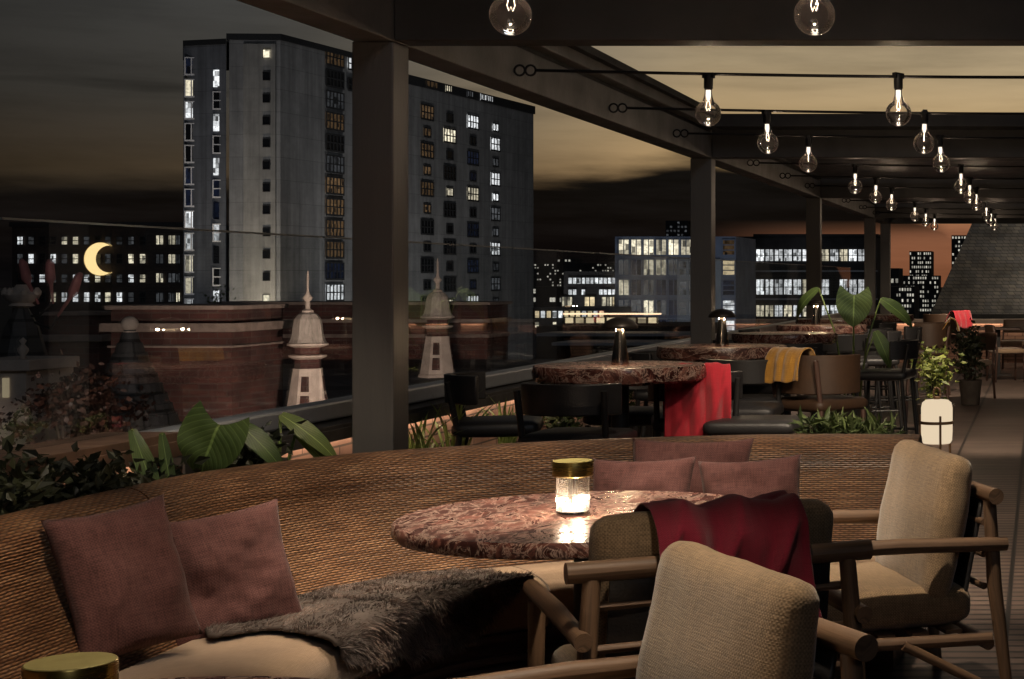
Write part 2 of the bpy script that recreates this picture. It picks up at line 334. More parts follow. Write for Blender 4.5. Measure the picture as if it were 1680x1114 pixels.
lead = plain('lead_sheet', (.46, .40, .35), .6, var=.3, scale=10, bs=.3, bscale=30, stretch=(3, 3, .5))
def m_panel(name, c, pw_, ph_, joint=.6):
    m, nt, out = new_mat(name)
    tc = node(nt, 'ShaderNodeTexCoord'); s = node(nt, 'ShaderNodeSeparateXYZ', {0: tc.outputs['Object']})
    cb = node(nt, 'ShaderNodeCombineXYZ', {0: mth(nt, 'ADD', s.outputs[0], s.outputs[1]), 1: s.outputs[2]})
    b = node(nt, 'ShaderNodeTexBrick', {'Vector': cb.outputs[0], 'Color1': (1, 1, 1, 1), 'Color2': (.86, .86, .87, 1), 'Mortar': (joint, joint, joint, 1), 'Scale': 1.0, 'Mortar Size': .035, 'Brick Width': pw_, 'Row Height': ph_}, offset=0.0)
    mp = node(nt, 'ShaderNodeMapping', {0: tc.outputs['Object']}); mp.inputs['Scale'].default_value = (.9, .9, .05)
    n = node(nt, 'ShaderNodeTexNoise', {'Vector': mp.outputs[0], 'Scale': 1.0, 'Detail': 6.0, 'Roughness': .65}); n2 = node(nt, 'ShaderNodeTexNoise', {'Vector': tc.outputs['Object'], 'Scale': .5, 'Detail': 8.0, 'Roughness': .7})
    colr = mixc(nt, 1.0, ramp(nt, n.outputs[0], [(0.3, tuple(x * .62 for x in c)), (0.65, tuple(x * 1.12 for x in c))]), b.outputs[0], 'MULTIPLY')
    colr = mixc(nt, 1.0, colr, ramp(nt, n2.outputs[0], [(0.3, .75), (0.7, 1.1)]), 'MULTIPLY')
    pbsdf(nt, out, Base_Color=colr, Roughness=.9); return m
concrete = m_panel('tower_concrete', (.25, .245, .24), 5.5, 2.75)
concrete_pale = m_panel('tower_concrete_pale', (.30, .285, .26), 2.0, 2.75, .8)
concrete_blue = m_panel('tower_concrete_blue', (.15, .155, .17), 2.4, 2.75)
roof_dark = plain('dark_roofing', (.012, .012, .013), .8)
dark_facade = plain('dark_facade', (.018, .016, .017), .8, var=.3, scale=.3)
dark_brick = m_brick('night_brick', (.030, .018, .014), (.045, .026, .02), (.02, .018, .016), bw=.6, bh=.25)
blue_metal = plain('blue_cladding', (.13, .155, .22), .5, var=.2, scale=.5)
pale_clad = plain('pale_cladding', (.30, .31, .33), .6, var=.15, scale=.3)
white_frame = plain('white_frame', (.62, .60, .60), .6, var=.1)
asphalt = plain('asphalt', (.03, .03, .032), .9, var=.4, scale=.05)
soil = plain('soil', (.03, .02, .014), .95, bs=.6, bscale=30)
cope_m = plain('brown_coping', (.10, .055, .035), .6, var=.3, scale=8)
planter_m = plain('planter_metal', (.03, .028, .028), .6)
pot_m = plain('clay_pot', (.05, .038, .03), .8, bs=.2)
bark = plain('bark', (.06, .042, .03), .95, bs=.6, bscale=25, stretch=(1, 1, .2))
big_leaf = m_leaf('broad_leaf', (.060, .105, .032), (.11, .165, .05))
strap_leaf_m = m_leaf('strap_leaf', (.11, .17, .045), (.22, .28, .085))
fol_dark = m_foliage('dark_foliage', (.010, .014, .008), (.035, .040, .020))
fol_mid = m_foliage('mid_foliage', (.03, .05, .016), (.075, .10, .035))
fol_lit = m_foliage('lime_foliage', (.10, .14, .03), (.24, .27, .07))
fol_red = m_foliage('copper_foliage', (.018, .008, .006), (.055, .022, .014))
fur = m_fur()
fur_skin = plain('fur_backing', (.06, .045, .038), .9)
win_white = m_window('window_white', (.95, .98, 1.0), 1.35, .97, 2.2)
win_warm = m_window('window_warm', (1.0, .80, .48), 1.3, .85)
win_pale = m_window('window_pale', (1.0, .90, .66), 1.2, .95, 1.8)
win_amber = m_window('window_amber', (.55, .33, .16), .22, .97, 2.6)
win_blue = m_window('window_blue', (.07, .10, .22), .12, .9, 1.5)
win_dim = m_window('window_dim', (.35, .37, .40), .22, .9, 1.5)
win_dark = plain('window_dark', (.008, .009, .011), .12)
win_dot = m_window('window_dot', (1.0, .95, .80), .7, .6)
led = emis('led_strip', (1.0, .72, .50), 9.0)
warm_strip = emis('warm_strip', (1.0, .66, .40), 1.6)
filament = emis('filament', (1.0, .80, .55), 5.0)
neck_glow = emis('bulb_neck_glow', (1.0, .86, .68), 1.3)
lantern_glow = emis('lantern_glow', (1.0, .80, .55), .62)
core_glow = emis('lamp_core', (1.0, .86, .66), 3.0)
stem_glow = emis('lamp_underside', (1.0, .75, .45), 1.6)
moon_glow = emis('moon_sign_light', (1.0, .72, .32), 1.15)
beacon_glow = emis('moon_halo', (1.0, .80, .45), .25)

# ------------------------------------------------------------------ mesh builder
class MB:
    def __init__(s): s.v = []; s.f = []; s.mi = []; s.uv = []; s.cur = 0; s.has_uv = False
    def add(s, verts, faces, uvs=None):
        o = len(s.v); s.v += [tuple(p) for p in verts]
        for k, f in enumerate(faces):
            s.f.append(tuple(i + o for i in f)); s.mi.append(s.cur)
            if uvs is not None: s.uv.append([uvs[i] for i in f]); s.has_uv = True
            else: s.uv.append(None)
        return s
    def mat(s, i): s.cur = i; return s
    def box(s, x0, x1, y0, y1, z0, z1, M=None):
        v = [Vector(p) for p in ((x0, y0, z0), (x1, y0, z0), (x1, y1, z0), (x0, y1, z0), (x0, y0, z1), (x1, y0, z1), (x1, y1, z1), (x0, y1, z1))]
        if M is not None: v = [M @ p for p in v]
        return s.add(v, [(3, 2, 1, 0), (4, 5, 6, 7), (0, 1, 5, 4), (1, 2, 6, 5), (2, 3, 7, 6), (3, 0, 4, 7)])
    def tube(s, pts, r, n=12, cap=True):
        pts = [Vector(p) for p in pts]; rr = r if isinstance(r, (list, tuple)) else [r] * len(pts)
        vs = []; uv = []; fs = []; L = 0
        up = Vector((0, 0, 1))
        d0 = (pts[1] - pts[0]).normalized(); a = d0.cross(up)
        if a.length < .05: a = d0.cross(Vector((1, 0, 0)))
        a.normalize()
        for i, p in enumerate(pts):
            d = (pts[min(i + 1, len(pts) - 1)] - pts[max(i - 1, 0)]).normalized()
            a = (a - d * a.dot(d)).normalized(); b = d.cross(a)
            if i: L += (pts[i] - pts[i - 1]).length
            for k in range(n + 1):
                t = 2 * PI * k / n
                vs.append(p + (a * math.cos(t) + b * math.sin(t)) * rr[i]); uv.append((L, k / n * 2 * PI * .03))
        m = n + 1
        for i in range(len(pts) - 1):
            for k in range(n): fs.append((i * m + k, i * m + k + 1, (i + 1) * m + k + 1, (i + 1) * m + k))
        if cap: fs.append(tuple(range(n - 1, -1, -1))); fs.append(tuple((len(pts) - 1) * m + k for k in range(n)))
        return s.add(vs, fs, uv)
    def lathe(s, prof, n=32, c=(0, 0, 0), cap=True, flute=0, fl=0.0, ph=0.0):
        c = Vector(c); vs = []; fs = []
        for (r, z) in prof:
            for k in range(n):
                t = 2 * PI * k / n + ph; q = r + (fl * (math.cos(flute * t)) if flute else 0)
                vs.append(c + Vector((q * math.cos(t), q * math.sin(t), z)))
        for i in range(len(prof) - 1):
            for k in range(n): fs.append((i * n + k, i * n + (k + 1) % n, (i + 1) * n + (k + 1) % n, (i + 1) * n + k))
        if cap:
            if prof[0][0] > 1e-4: fs.append(tuple(range(n - 1, -1, -1)))
            if prof[-1][0] > 1e-4: fs.append(tuple((len(prof) - 1) * n + k for k in range(n)))
        return s.add(vs, fs)
    def prism(s, poly, z0, z1):
        n = len(poly); v = [(p[0], p[1], z0) for p in poly] + [(p[0], p[1], z1) for p in poly]
        return s.add(v, [tuple(range(n - 1, -1, -1)), tuple(range(n, 2 * n))] + [(i, (i + 1) % n, n + (i + 1) % n, n + i) for i in range(n)])
    def build(s, name, mats, parent=None, smooth=False, bev=0.0, loc=None, rz=0.0, auto=None, merge=False):
        me = bpy.data.meshes.new(name); me.from_pydata(s.v, [], s.f)
        if not isinstance(mats, (list, tuple)): mats = [mats]
        for m in mats: me.materials.append(m)
        if len(mats) > 1: me.polygons.foreach_set('material_index', s.mi)
        if s.has_uv:
            ul = me.uv_layers.new(name='UVMap'); k = 0; buf = []
            for i, f in enumerate(s.f):
                for q in range(len(f)): buf += list(s.uv[i][q]) if s.uv[i] is not None else [0.0, 0.0]
            ul.data.foreach_set('uv', buf)
        bm = bmesh.new(); bm.from_mesh(me)
        if merge: bmesh.ops.remove_doubles(bm, verts=bm.verts, dist=1e-5)
        bmesh.ops.recalc_face_normals(bm, faces=bm.faces)
        bm.to_mesh(me); bm.free()
        if smooth: me.polygons.foreach_set('use_smooth', [True] * len(me.polygons))
        o = bpy.data.objects.new(name, me); COL.objects.link(o)
        if parent is not None: o.parent = parent
        if loc is not None: o.location = loc
        o.rotation_euler[2] = rz
        if smooth and auto is not None:
            try: me.set_sharp_from_angle(angle=R(auto))
            except Exception: pass
        if bev:
            b = o.modifiers.new('bevel', 'BEVEL'); b.width = bev; b.segments = 2; b.limit_method = 'ANGLE'
        return o

def tag(o, label=None, cat=None, group=None, kind=None):
    if label: o['label'] = label
    if cat: o['category'] = cat
    if group: o['group'] = group
    if kind: o['kind'] = kind
    return o
def thing(name, label, cat, loc=(0, 0, 0), rz=0.0, group=None):
    o = bpy.data.objects.new(name, None); COL.objects.link(o); o.empty_display_size = .1
    o.location = loc; o.rotation_euler = (0, 0, rz); return tag(o, label, cat, group)
def dup(root, loc, rz=None, label=None, group=None):
    r = root.copy(); COL.objects.link(r); r.location = loc
    if rz is not None: r.rotation_euler = (0, 0, rz)
    if label: r['label'] = label
    if group: r['group'] = group
    for ch in list(root.children):
        c = ch.copy(); COL.objects.link(c); c.parent = r
        for g in list(ch.children):
            d = g.copy(); COL.objects.link(d); d.parent = c
    return r
def lamp(kind, loc, energy, color, parent=None, rad=.02, rot=None, name='lamp_light', spot=None, blend=.6):
    d = bpy.data.lights.new(name, kind); d.energy = energy; d.color = color
    if kind in ('POINT', 'SPOT'): d.shadow_soft_size = rad
    if kind == 'SPOT': d.spot_size = spot; d.spot_blend = blend
    o = bpy.data.objects.new(name, d); COL.objects.link(o); o.location = loc
    if rot is not None: o.rotation_euler = rot
    if parent is not None: o.parent = parent
    return o
def aim(o, target):
    d = Vector(target) - o.location
    o.rotation_euler = d.to_track_quat('-Z', 'Y').to_euler()

def soft_box(sx, sy, sz, r, bulge=(0, 0, 0), cuts=11, wrinkle=0.0, seed=0, pinch=0.0):
    """rounded, slightly swollen cushion centred on the origin; returns MB with UVs"""
    bm = bmesh.new(); bmesh.ops.create_cube(bm, size=2.0)
    bmesh.ops.subdivide_edges(bm, edges=bm.edges, cuts=cuts, use_grid_fill=True)
    h = Vector((sx / 2, sy / 2, sz / 2)); inn = Vector((max(h.x - r, 1e-4), max(h.y - r, 1e-4), max(h.z - r, 1e-4)))
    uvs = {}
    for f in bm.faces: pass
    mb = MB(); bm.verts.ensure_lookup_table()
    def conv(co):
        q = Vector([math.copysign(abs(c) ** .7, c) for c in co]); p = Vector((q.x * h.x, q.y * h.y, q.z * h.z))
        c = Vector([max(-inn[i], min(inn[i], p[i])) for i in range(3)]); d = p - c
        if d.length > 1e-6: p = c + d.normalized() * r
        nx, ny, nz_ = p.x / h.x, p.y / h.y, p.z / h.z
        p.z += math.copysign(bulge[2] * max(0, 1 - nx * nx) * max(0, 1 - ny * ny), p.z) if abs(nz_) > .3 else 0
        p.y += math.copysign(bulge[1] * max(0, 1 - nx * nx) * max(0, 1 - nz_ * nz_), p.y) if abs(ny) > .3 else 0
        p.x += math.copysign(bulge[0] * max(0, 1 - ny * ny) * max(0, 1 - nz_ * nz_), p.x) if abs(nx) > .3 else 0
        if wrinkle:
            n = noise.noise_vector(p * 7 + Vector((seed, 0, 0))) * wrinkle; p += n
        return p
    for f in bm.faces:
        n = f.normal; ax = max(range(3), key=lambda i: abs(n[i]))
        vs = [conv(v.co) for v in f.verts]
        a, b = [(1, 2), (0, 2), (0, 1)][ax]
        mb.add(vs, [tuple(range(len(vs)))], [(p[a], p[b]) for p in vs])
    bm.free()
    return mb
def xform(mb, M):
    mb.v = [tuple(M @ Vector(p)) for p in mb.v]; return mb
def pillow(size, thick, seed=0, n=26, hgt=None):
    """scatter cushion standing in the XZ plane (front = -Y), pinched corners"""
    hgt = hgt or size
    mb = MB(); vs = []; uv = []
    for side in (-1, 1):
        for j in range(n + 1):
            for i in range(n + 1):
                u = -1 + 2 * i / n; v = -1 + 2 * j / n
                ed = (1 - u * u) * (1 - v * v)
                t = thick / 2 * max(0, ed) ** .42
                # concave sides, ears at the corners
                px = u * size / 2 * (1 - .085 * (1 - v * v) * abs(u) ** 2); pz = v * hgt / 2 * (1 - .085 * (1 - u * u) * abs(v) ** 2)
                nn = noise.noise(Vector((u * 1.7 + seed, v * 1.7, side))) * .030 * ed ** .3
                cr = noise.noise(Vector((u * 5 + seed * 2, v * 5, side * 3))) * .012 * ed ** .3
                sag = -.02 * (1 - v) * (1 - u * u)
                vs.append((px, side * (t + nn + cr) , pz + sag * .3)); uv.append((px + 1, pz + 1))
    m = (n + 1) ** 2; fs = []
    for s in range(2):
        for j in range(n):
            for i in range(n):
                a = s * m + j * (n + 1) + i; q = (a, a + 1, a + n + 2, a + n + 1)
                fs.append(q if s == 0 else q[::-1])
    mb.add(vs, fs, uv); return mb
def catmull(P, n):
    P = [Vector(p) for p in P]; out = []
    Q = [2 * P[0] - P[1]] + P + [2 * P[-1] - P[-2]]
    for i in range(len(P) - 1):
        p0, p1, p2, p3 = Q[i:i + 4]
        for k in range(n):
            t = k / n
            out.append(.5 * ((2 * p1) + (-p0 + p2) * t + (2 * p0 - 5 * p1 + 4 * p2 - p3) * t * t + (-p0 + 3 * p1 - 3 * p2 + p3) * t ** 3))
    out.append(P[-1]); return out

# ------------------------------------------------------------------ setting: ground, terrace
g = MB().box(-3000, 3000, -300, 5000, -26, -25).build('ground', asphalt); tag(g, kind='structure')
fl = MB().box(-3.42, 5.0, -2.0, 29.6, -.35, 0).build('terrace_floor', deck); tag(fl, kind='structure')
hb = thing('hotel_building', 'dark lower storeys of the building that carries the terrace', 'building', (0, 13, -25))
MB().box(-3.40, 5.0, -15.0, 16.5, 0, 24.64).build('wall', dark_brick, hb)

# parapet with coping and hidden light strip, along the left edge and the far end
GX = -3.35
pw = thing('parapet_wall', 'long low brick parapet lit by a warm light strip beneath the glass balustrade', 'parapet', (GX, 14, 0))
YS = 6.12 - 14
MB().box(-.09, .09, -15.9, YS, .004, .875).build('wall', lit_stone, pw); MB().box(-.09, .09, YS + .002, 15.5, .004, .80).build('wall', lit_stone, pw)
m = MB(); m.box(-.12, .16, -15.9, YS, .876, .93); m.box(.1605, .172, -15.9, YS, .842, .90); m.build('coping', cope_m, pw, bev=.003)
m = MB(); m.box(-.12, .16, YS + .004, 15.5, .80, .835); m.box(.1605, .172, YS + .004, 15.5, .765, .818); m.build('coping', planter_m, pw, bev=.003)
MB().box(.110, .140, -15.9, YS - .10, .860, .8735).build('light_strip', led, pw); MB().box(.110, .140, YS + .30, 15.5, .784, .7975).build('light_strip', led, pw)
pe = thing('end_parapet', 'low lit brick wall closing the far end of the terrace below the slate roof', 'parapet', (0, 29.3, 0))
MB().box(-3.2, 5.0, -.09, .09, .004, .74).build('wall', lit_stone, pe)
MB().box(-3.2, 5.0, -.14, .12, .74, .78).build('coping', stone, pe, bev=.004)
MB().box(-3.2, 5.0, -.165, -.15, .70, .775).build('coping_lip', stone, pe)
MB().box(-3.2, 5.0, -.14, -.105, .722, .738).build('light_strip', led, pe)
# glass balustrade
gb = thing('glass_balustrade', 'frameless glass balustrade in a grey metal base rail along the terrace edge', 'balustrade', (GX, 0, 0))
MB().box(-.05, .06, 6.13, 29.2, .842, .925).build('base_rail', rail_m, gb, bev=.012)
yy = -1.9
while yy < 29:
    MB().box(-.008, .008, yy + .008, min(yy + 2.38, 29.2), .934, 1.69).build('glass_panel', pane, gb); MB().box(-.006, .006, yy + .008, min(yy + 2.38, 29.2), 1.6905, 1.698).build('glass_edge', edge_m, gb); yy += 2.4

# ------------------------------------------------------------------ pergola
XI, XO, ZB = -2.65, -2.82, 2.475
pg = thing('pergola', 'bronze painted steel pergola with square posts over the whole terrace', 'pergola', (0, 0, 0))
for sgn in (1, -1):
    def sx(a, b): return (min(a * sgn, b * sgn), max(a * sgn, b * sgn))
    m = MB(); m.box(*sx(XO, XI), -1, 29.36, ZB, 2.68); m.box(*sx(XO, XI + .045), -1, 29.36, 2.715, 2.785); m.build('side_beam', beam_m, pg, bev=.006)
    MB().box(*sx(XO + .01, XI - .03), -1, 29.36, 2.681, 2.714).build('shadow_gap', groove_m, pg)
    MB().box(*sx(XO + .01, XI + .085), -1, 29.36, 2.787, 2.83).build('roof_track', groove_m, pg)
    for Yc in (0.2, 6.75, 13.3, 19.9, 26.5, 29.19):
        col_ = MB().box(*sx(XO, XI), Yc, Yc + .17, 0.002, ZB - .002).build('column', post_m, pg, bev=.006)
        m = MB(); q0, q1 = sx(XO, XI); m.box(q0 - .03, q1 + .03, Yc - .03, Yc + .20, .0015, .014)
        for bx_ in (q0 - .015, q1 + .015):
            for by_ in (Yc - .015, Yc + .185): m.tube([(bx_, by_, .014), (bx_, by_, .03)], .009, 6)
        m.build('base_plate', post_m, col_)
        m = MB()
        for bz in (ZB + .07, ZB + .15):
            for by_ in (Yc + .04, Yc + .13): m.tube([(sgn * (XI + 0.0), by_, bz), (sgn * (XI + .012), by_, bz)], .011, 6)
        m.build('bolt', groove_m, col_)
for Yc in (0.2, 6.75, 13.3, 19.9, 26.5, 29.19):
    m = MB(); m.box(XI + .003, -XI - .003, Yc, Yc + .17, ZB + .002, 2.78); m.build('cross_beam', cross_m, pg, bev=.006)
for (a, b) in ((13.55, 19.85), (20.15, 26.45), (26.75, 29.1)):
    m = MB(); y = a
    while y < b - .15:
        m.box(XI + .09, -XI - .09, y, y + .13, 2.70, 2.725, None); y += .19
    m.build('louvre_roof', slat_m, pg)
# folded roof against the second beam
m = MB()
for k in range(3): m.box(XI + .09, -XI - .09, 12.98 + .1 * k, 13.05 + .1 * k, 2.70, 2.80)
m.build('folded_roof', slat_m, pg)

# ------------------------------------------------------------------ festoon cables and globe bulbs
CABLE_Y = [1.6, 3.4, 5.2, 8.3, 10.13, 11.9, 14.93, 16.8, 18.6, 22.1, 24.2, 26.2]
ORD = ['first', 'second', 'third', 'fourth', 'fifth', 'sixth', 'seventh', 'eighth', 'ninth', 'tenth', 'eleventh', 'twelfth']
def cable(Y, label):
    t = thing('festoon_cable', label, 'cable', (0, Y, 2.53), 0, 'festoon cables across the pergola')
    pts = [(XI + .11 + (5.3 - .22) * k / 24, 0, .02 - .035 * math.sin(PI * k / 24)) for k in range(25)]
    MB().tube(pts, .008, 8).build('cable', iron, t, True)
    for s in (-1, 1):
        m = MB()
        for q in (.03, .085): 
            ring = [(s * (2.65 - q) + .026 * math.cos(a * PI / 8), 0, .02 + .026 * math.sin(a * PI / 8)) for a in range(17)]
            m.tube(ring, .006, 6, cap=False)
        m.build('hook', iron, t, True)
    return t
def bulb(loc, label):
    t = thing('globe_bulb', label, 'light bulb', loc, 0, 'globe bulbs hanging from the festoon cables')
    m = MB(); m.lathe([(.012, .20), (.023, .195), (.023, .128), (.019, .122), (.019, .118)], 16); m.box(-.03, .03, -.013, .013, .178, .205); m.build('socket', iron, t, True, auto=35)
    prof = [(.017, .120), (.019, .095), (.024, .075)]
    for k in range(13):
        a = R(62) - k * R(152) / 12
        prof.append((max(.0005, .0655 * math.cos(a)), .0655 * math.sin(a)))
    MB().lathe(prof, 28, cap=False).build('globe', bulb_glass, t, True)
    m = MB(); m.lathe([(.001, .118), (.0125, .117), (.013, .088), (.009, .070), (.003, .060), (.0005, .057)], 12); m.build('glass_stem', neck_glow, t, True)
    m = MB()
    m.tube([(-.006, 0, .06), (-.012, 0, .03), (-.006, 0, .012), (0, 0, .026), (.006, 0, .012), (.012, 0, .03), (.006, 0, .06)], .0011, 6)
    m.build('filament', filament, t, True)
    lamp('POINT', (0, 0, .040), BULB_W, (1.0, .75, .52), t, .006, name='bulb_light')
    return t
BULB_W = 105.0
c0 = cable(CABLE_Y[0], 'x'); b0 = None
names_c = {0: 'nearest', 1: 'second', 2: 'third'}
vis = 0
for i, Y in enumerate(CABLE_Y):
    if i == 0: c = c0
    else: c = dup(c0, (0, Y, 2.53))
    c['label'] = f'black festoon cable across the pergola, {ORD[i]} from the camera'
    for xx, side in ((-1.67, 'left'), (-.71, 'right')):
        if b0 is None: b0 = bulb((xx, Y, 2.333), 'x'); b = b0
        else: b = dup(b0, (xx, Y, 2.333))
        b.rotation_euler = (R(random.uniform(-2.5, 2.5)), R(random.uniform(-2.5, 2.5)), random.uniform(0, 3))
        if Y < 6:
            for ch in b.children:
                if ch.type == 'LIGHT': ch.data = ch.data.copy(); ch.data.energy = 2.0
        b['label'] = f'clear globe bulb, {side} row, on the {ORD[i]} festoon cable from the camera'

# ------------------------------------------------------------------ downlights added to the pergola, out of view, to light the terrace
def added_downlight(loc, target, W_, ang, label, blend=.7):
    t = thing('added_downlight', label, 'spotlight', loc, 0, 'added spotlights on the pergola, out of view')
    q = (Vector(target) - Vector(loc)).normalized()
    m = MB(); m.tube([Vector(), -q * .11], [.036, .036], 20); m.tube([-q * .06, Vector((0, 0, .10))], .010, 8); m.build('housing', iron, t, True, auto=40)
    sp_ = lamp('SPOT', q * .02, W_, (1.0, .81, .60), t, .045, name='added_spot_light', spot=R(ang), blend=blend); sp_.rotation_euler = q.to_track_quat('-Z', 'Y').to_euler()
    return t
for Yr, Zr, lab in ((3.5, 2.66, 'added black spotlight rail across the first pergola bay, nearest the camera'), (5.0, 2.66, 'added black spotlight rail across the first pergola bay, above the marble table'), (6.2, 2.86, 'added black spotlight rail just in front of the first cross beam')):
    tk = thing('added_spotlight_rail', lab, 'rail', (0, Yr, Zr), 0, 'added spotlight rails'); MB().tube([(-2.60, 0, 0), (2.60, 0, 0)], .018, 12).build('rail', iron, tk, True)  # rails added only to carry the extra spotlights, out of view
added_downlight((-1.45, 5.0, 2.56), (-1.5, 5.75, .5), 120, 46, 'added spotlight on the rail above the round marble table')
added_downlight((-.62, 5.0, 2.56), (-.75, 5.55, .5), 130, 52, 'added spotlight on the rail above the right hand beige chair')
added_downlight((-2.1, 5.0, 2.56), (-2.16, 5.42, .4), 120, 46, 'added spotlight on the rail above the grey fur throw')
added_downlight((-.72, 3.5, 2.56), (-.78, 3.66, .6), 120, 50, 'added spotlight on the rail above the nearest beige chair')
added_downlight((-1.45, 3.5, 2.56), (-1.52, 2.7, .9), 60, 46, 'added spotlight on the rail above the brass topped lamp')
added_downlight((-1.5, 3.5, 2.56), (-2.95, 4.15, .75), 120, 46, 'added spotlight on the rail above the left end of the sofa')
added_downlight((-2.52, 5.9, 2.66), (-1.98, 5.68, .4), 120, 44, 'added spotlight on the left beam above the sofa seat beside the marble table')
added_downlight((-.3, 3.5, 2.56), (-2.06, 5.14, .25), 130, 25, 'added spotlight on the rail aimed under the marble table edge at the sofa front')
added_downlight((-1.75, 6.2, 2.76), (-1.82, 6.12, .4), 90, 46, 'added spotlight above the sofa back behind the marble table')
added_downlight((-.95, 6.2, 2.76), (-1.0, 6.45, .4), 130, 46, 'added spotlight above the trio of cushions')
added_downlight((-1.5, 6.99, 2.66), (-1.78, 8.9, .9), 70, 60, 'added spotlight behind the first cross beam aimed at the scarlet blanket')
added_downlight((-.9, 6.99, 2.66), (-1.2, 10.0, .8), 30, 70, 'added spotlight behind the first cross beam aimed at the mustard blanket')
added_downlight((-2.55, 5.4, 2.62), (-3.1, 6.05, .9), 60, 60, 'added spotlight on the left beam aimed at the broad glossy leaf')
added_downlight((-.2, 6.99, 2.66), (-.25, 9.2, 0), 290, 80, 'added spotlight behind the first cross beam aimed at the deck')
added_downlight((-.3, 13.55, 2.62), (-.35, 16.0, 0), 280, 84, 'added spotlight behind the second cross beam aimed at the deck')
added_downlight((-1.6, 13.55, 2.62), (-1.7, 14.6, .9), 90, 84, 'added spotlight behind the second cross beam aimed at the broad leaved plant')
added_downlight((-.4, 20.2, 2.62), (-.5, 23.0, 0), 320, 90, 'added spotlight behind the third cross beam aimed at the far dining set')
added_downlight((1.4, 29.45, 2.62), (-.9, 31.0, 1.5), 170, 110, 'added spotlight on the last cross beam aimed at the slate roof')

# ------------------------------------------------------------------ wicker sofas
OUT = [(-2.95, 2.2), (-2.98, 3.4), (-2.99, 4.71), (-2.985, 5.2), (-2.94, 5.69), (-2.66, 6.27), (-2.21, 6.66), (-1.68, 6.93), (-1.065, 7.09), (-.50, 7.08)]
PATH = catmull([(x, y, 0) for x, y in OUT], 16)
S = [0.0]
for a, b in zip(PATH, PATH[1:]): S.append(S[-1] + (b - a).length)
def path_at(s):
    s = max(0, min(S[-1], s)); i = max(0, min(len(S) - 2, int(np.searchsorted(S, s)) - 1))
    t = (s - S[i]) / max(1e-9, S[i + 1] - S[i]); p = PATH[i].lerp(PATH[i + 1], t)
    i0 = max(0, i - 3); i1 = min(len(PATH) - 1, i + 4); d = (PATH[i1] - PATH[i0]).normalized()
    return p, Vector((d.y, -d.x, 0)), d
def near_s(x, y): return S[min(range(len(PATH)), key=lambda i: (PATH[i].x - x) ** 2 + (PATH[i].y - y) ** 2)]
def SW(s, w, z):
    p, n, d = path_at(s); return p + n * w + Vector((0, 0, z))
def sweep(s0, s1, prof, step=.035, endround=0.0):
    n = max(2, int((s1 - s0) / step)); mb = MB(); vs = []; uv = []; L = [0]
    for a, b in zip(prof, prof[1:]): L.append(L[-1] + math.hypot(b[0] - a[0], b[1] - a[1]))
    m = len(prof)
    cw = sum(p[0] for p in prof) / m; cz = sum(p[1] for p in prof) / m
    for i in range(n + 1):
        s = s0 + (s1 - s0) * i / n; sh = 1.0
        for j, (wv, z) in enumerate(prof):
            vs.append(SW(s, wv, z)); uv.append((s, L[j]))
    fs = [(i * m + j, (i + 1) * m + j, (i + 1) * m + j + 1, i * m + j + 1) for i in range(n) for j in range(m - 1)]
    fs += [(i * m + m - 1, (i + 1) * m + m - 1, (i + 1) * m, i * m) for i in range(n)]
    fs += [tuple(range(m)), tuple(n * m + j for j in range(m - 1, -1, -1))]
    mb.add(vs, fs, uv); return mb
back_prof = [(.07, .12), (.045, .45), (.012, .68)]
for k in range(13):
    a = PI - k * (PI + .35) / 12
    back_prof.append((.10 + .098 * math.cos(a), .742 + .098 * math.sin(a)))
back_prof += [(.215, .66), (.26, .58), (.315, .50), (.37, .42), (.395, .36), (.40, .12)]
seat_prof = [(.385, .245), (.385, .385), (.42, .402), (.60, .412), (.76, .405), (.835, .392), (.862, .368), (.872, .335), (.868, .265), (.85, .245)]
base_prof = [(.41, .0), (.41, .24), (.80, .24), (.80, .0)]
trim_prof = [(.802, .215), (.862, .215), (.862, .24), (.802, .24)]
trim2_prof = [(.802, .135), (.842, .135), (.842, .16), (.802, .16)]
S_SEAM = near_s(-2.985, 5.2)
def make_sofa(s0, s1, label, cuts):
    p, n, d = path_at((s0 + s1) / 2)
    t = thing('wicker_sofa', label, 'sofa', (0, 0, 0), 0, 'curved wicker sofas along the planter')
    sweep(s0, s1, back_prof).build('backrest', wicker, t, True, auto=50)
    for a, b in zip(cuts, cuts[1:]): sweep(a + .004, b - .004, seat_prof).build('seat_cushion', seat_cloth, t, True, auto=60)
    sweep(s0 + .02, s1 - .02, base_prof, .08).build('base', dark_wood, t)
    sweep(s0 + .02, s1 - .02, trim_prof, .05).build('base_trim', dark_wood, t); sweep(s0 + .02, s1 - .02, trim2_prof, .05).build('base_trim', dark_wood, t)
    return t
make_sofa(S_SEAM + .004, S[-1], 'long curved wicker sofa round the red marble table, piled with rose cushions', [S_SEAM + .004, near_s(-2.66, 6.27) + .55, S[-1] - .02])
make_sofa(0.0, S_SEAM - .004, 'near wicker sofa section at the left edge behind the brass topped lamp', [0, S_SEAM - .004])

# ------------------------------------------------------------------ scatter cushions
def set_pillow(px, py_top, s_xy, w_off, rot, lean, size, label, seed, zc=None, roll=0.0, hgt=None, thick=.17):
    """cushion leaning on the sofa back; rot = yaw of its face (0 faces -Y)"""
    o = pillow(size, thick, seed, hgt=hgt).build('cushion', rose, None, True, merge=True)
    tag(o, label, 'cushion', 'rose cushions on the sofa')
    o.rotation_mode = 'XYZ'
    M = Matrix.Rotation(rot, 4, 'Z') @ Matrix.Rotation(-lean, 4, 'X') @ Matrix.Rotation(roll, 4, 'Y')
    o.matrix_world = Matrix.Translation(s_xy) @ M
    return o
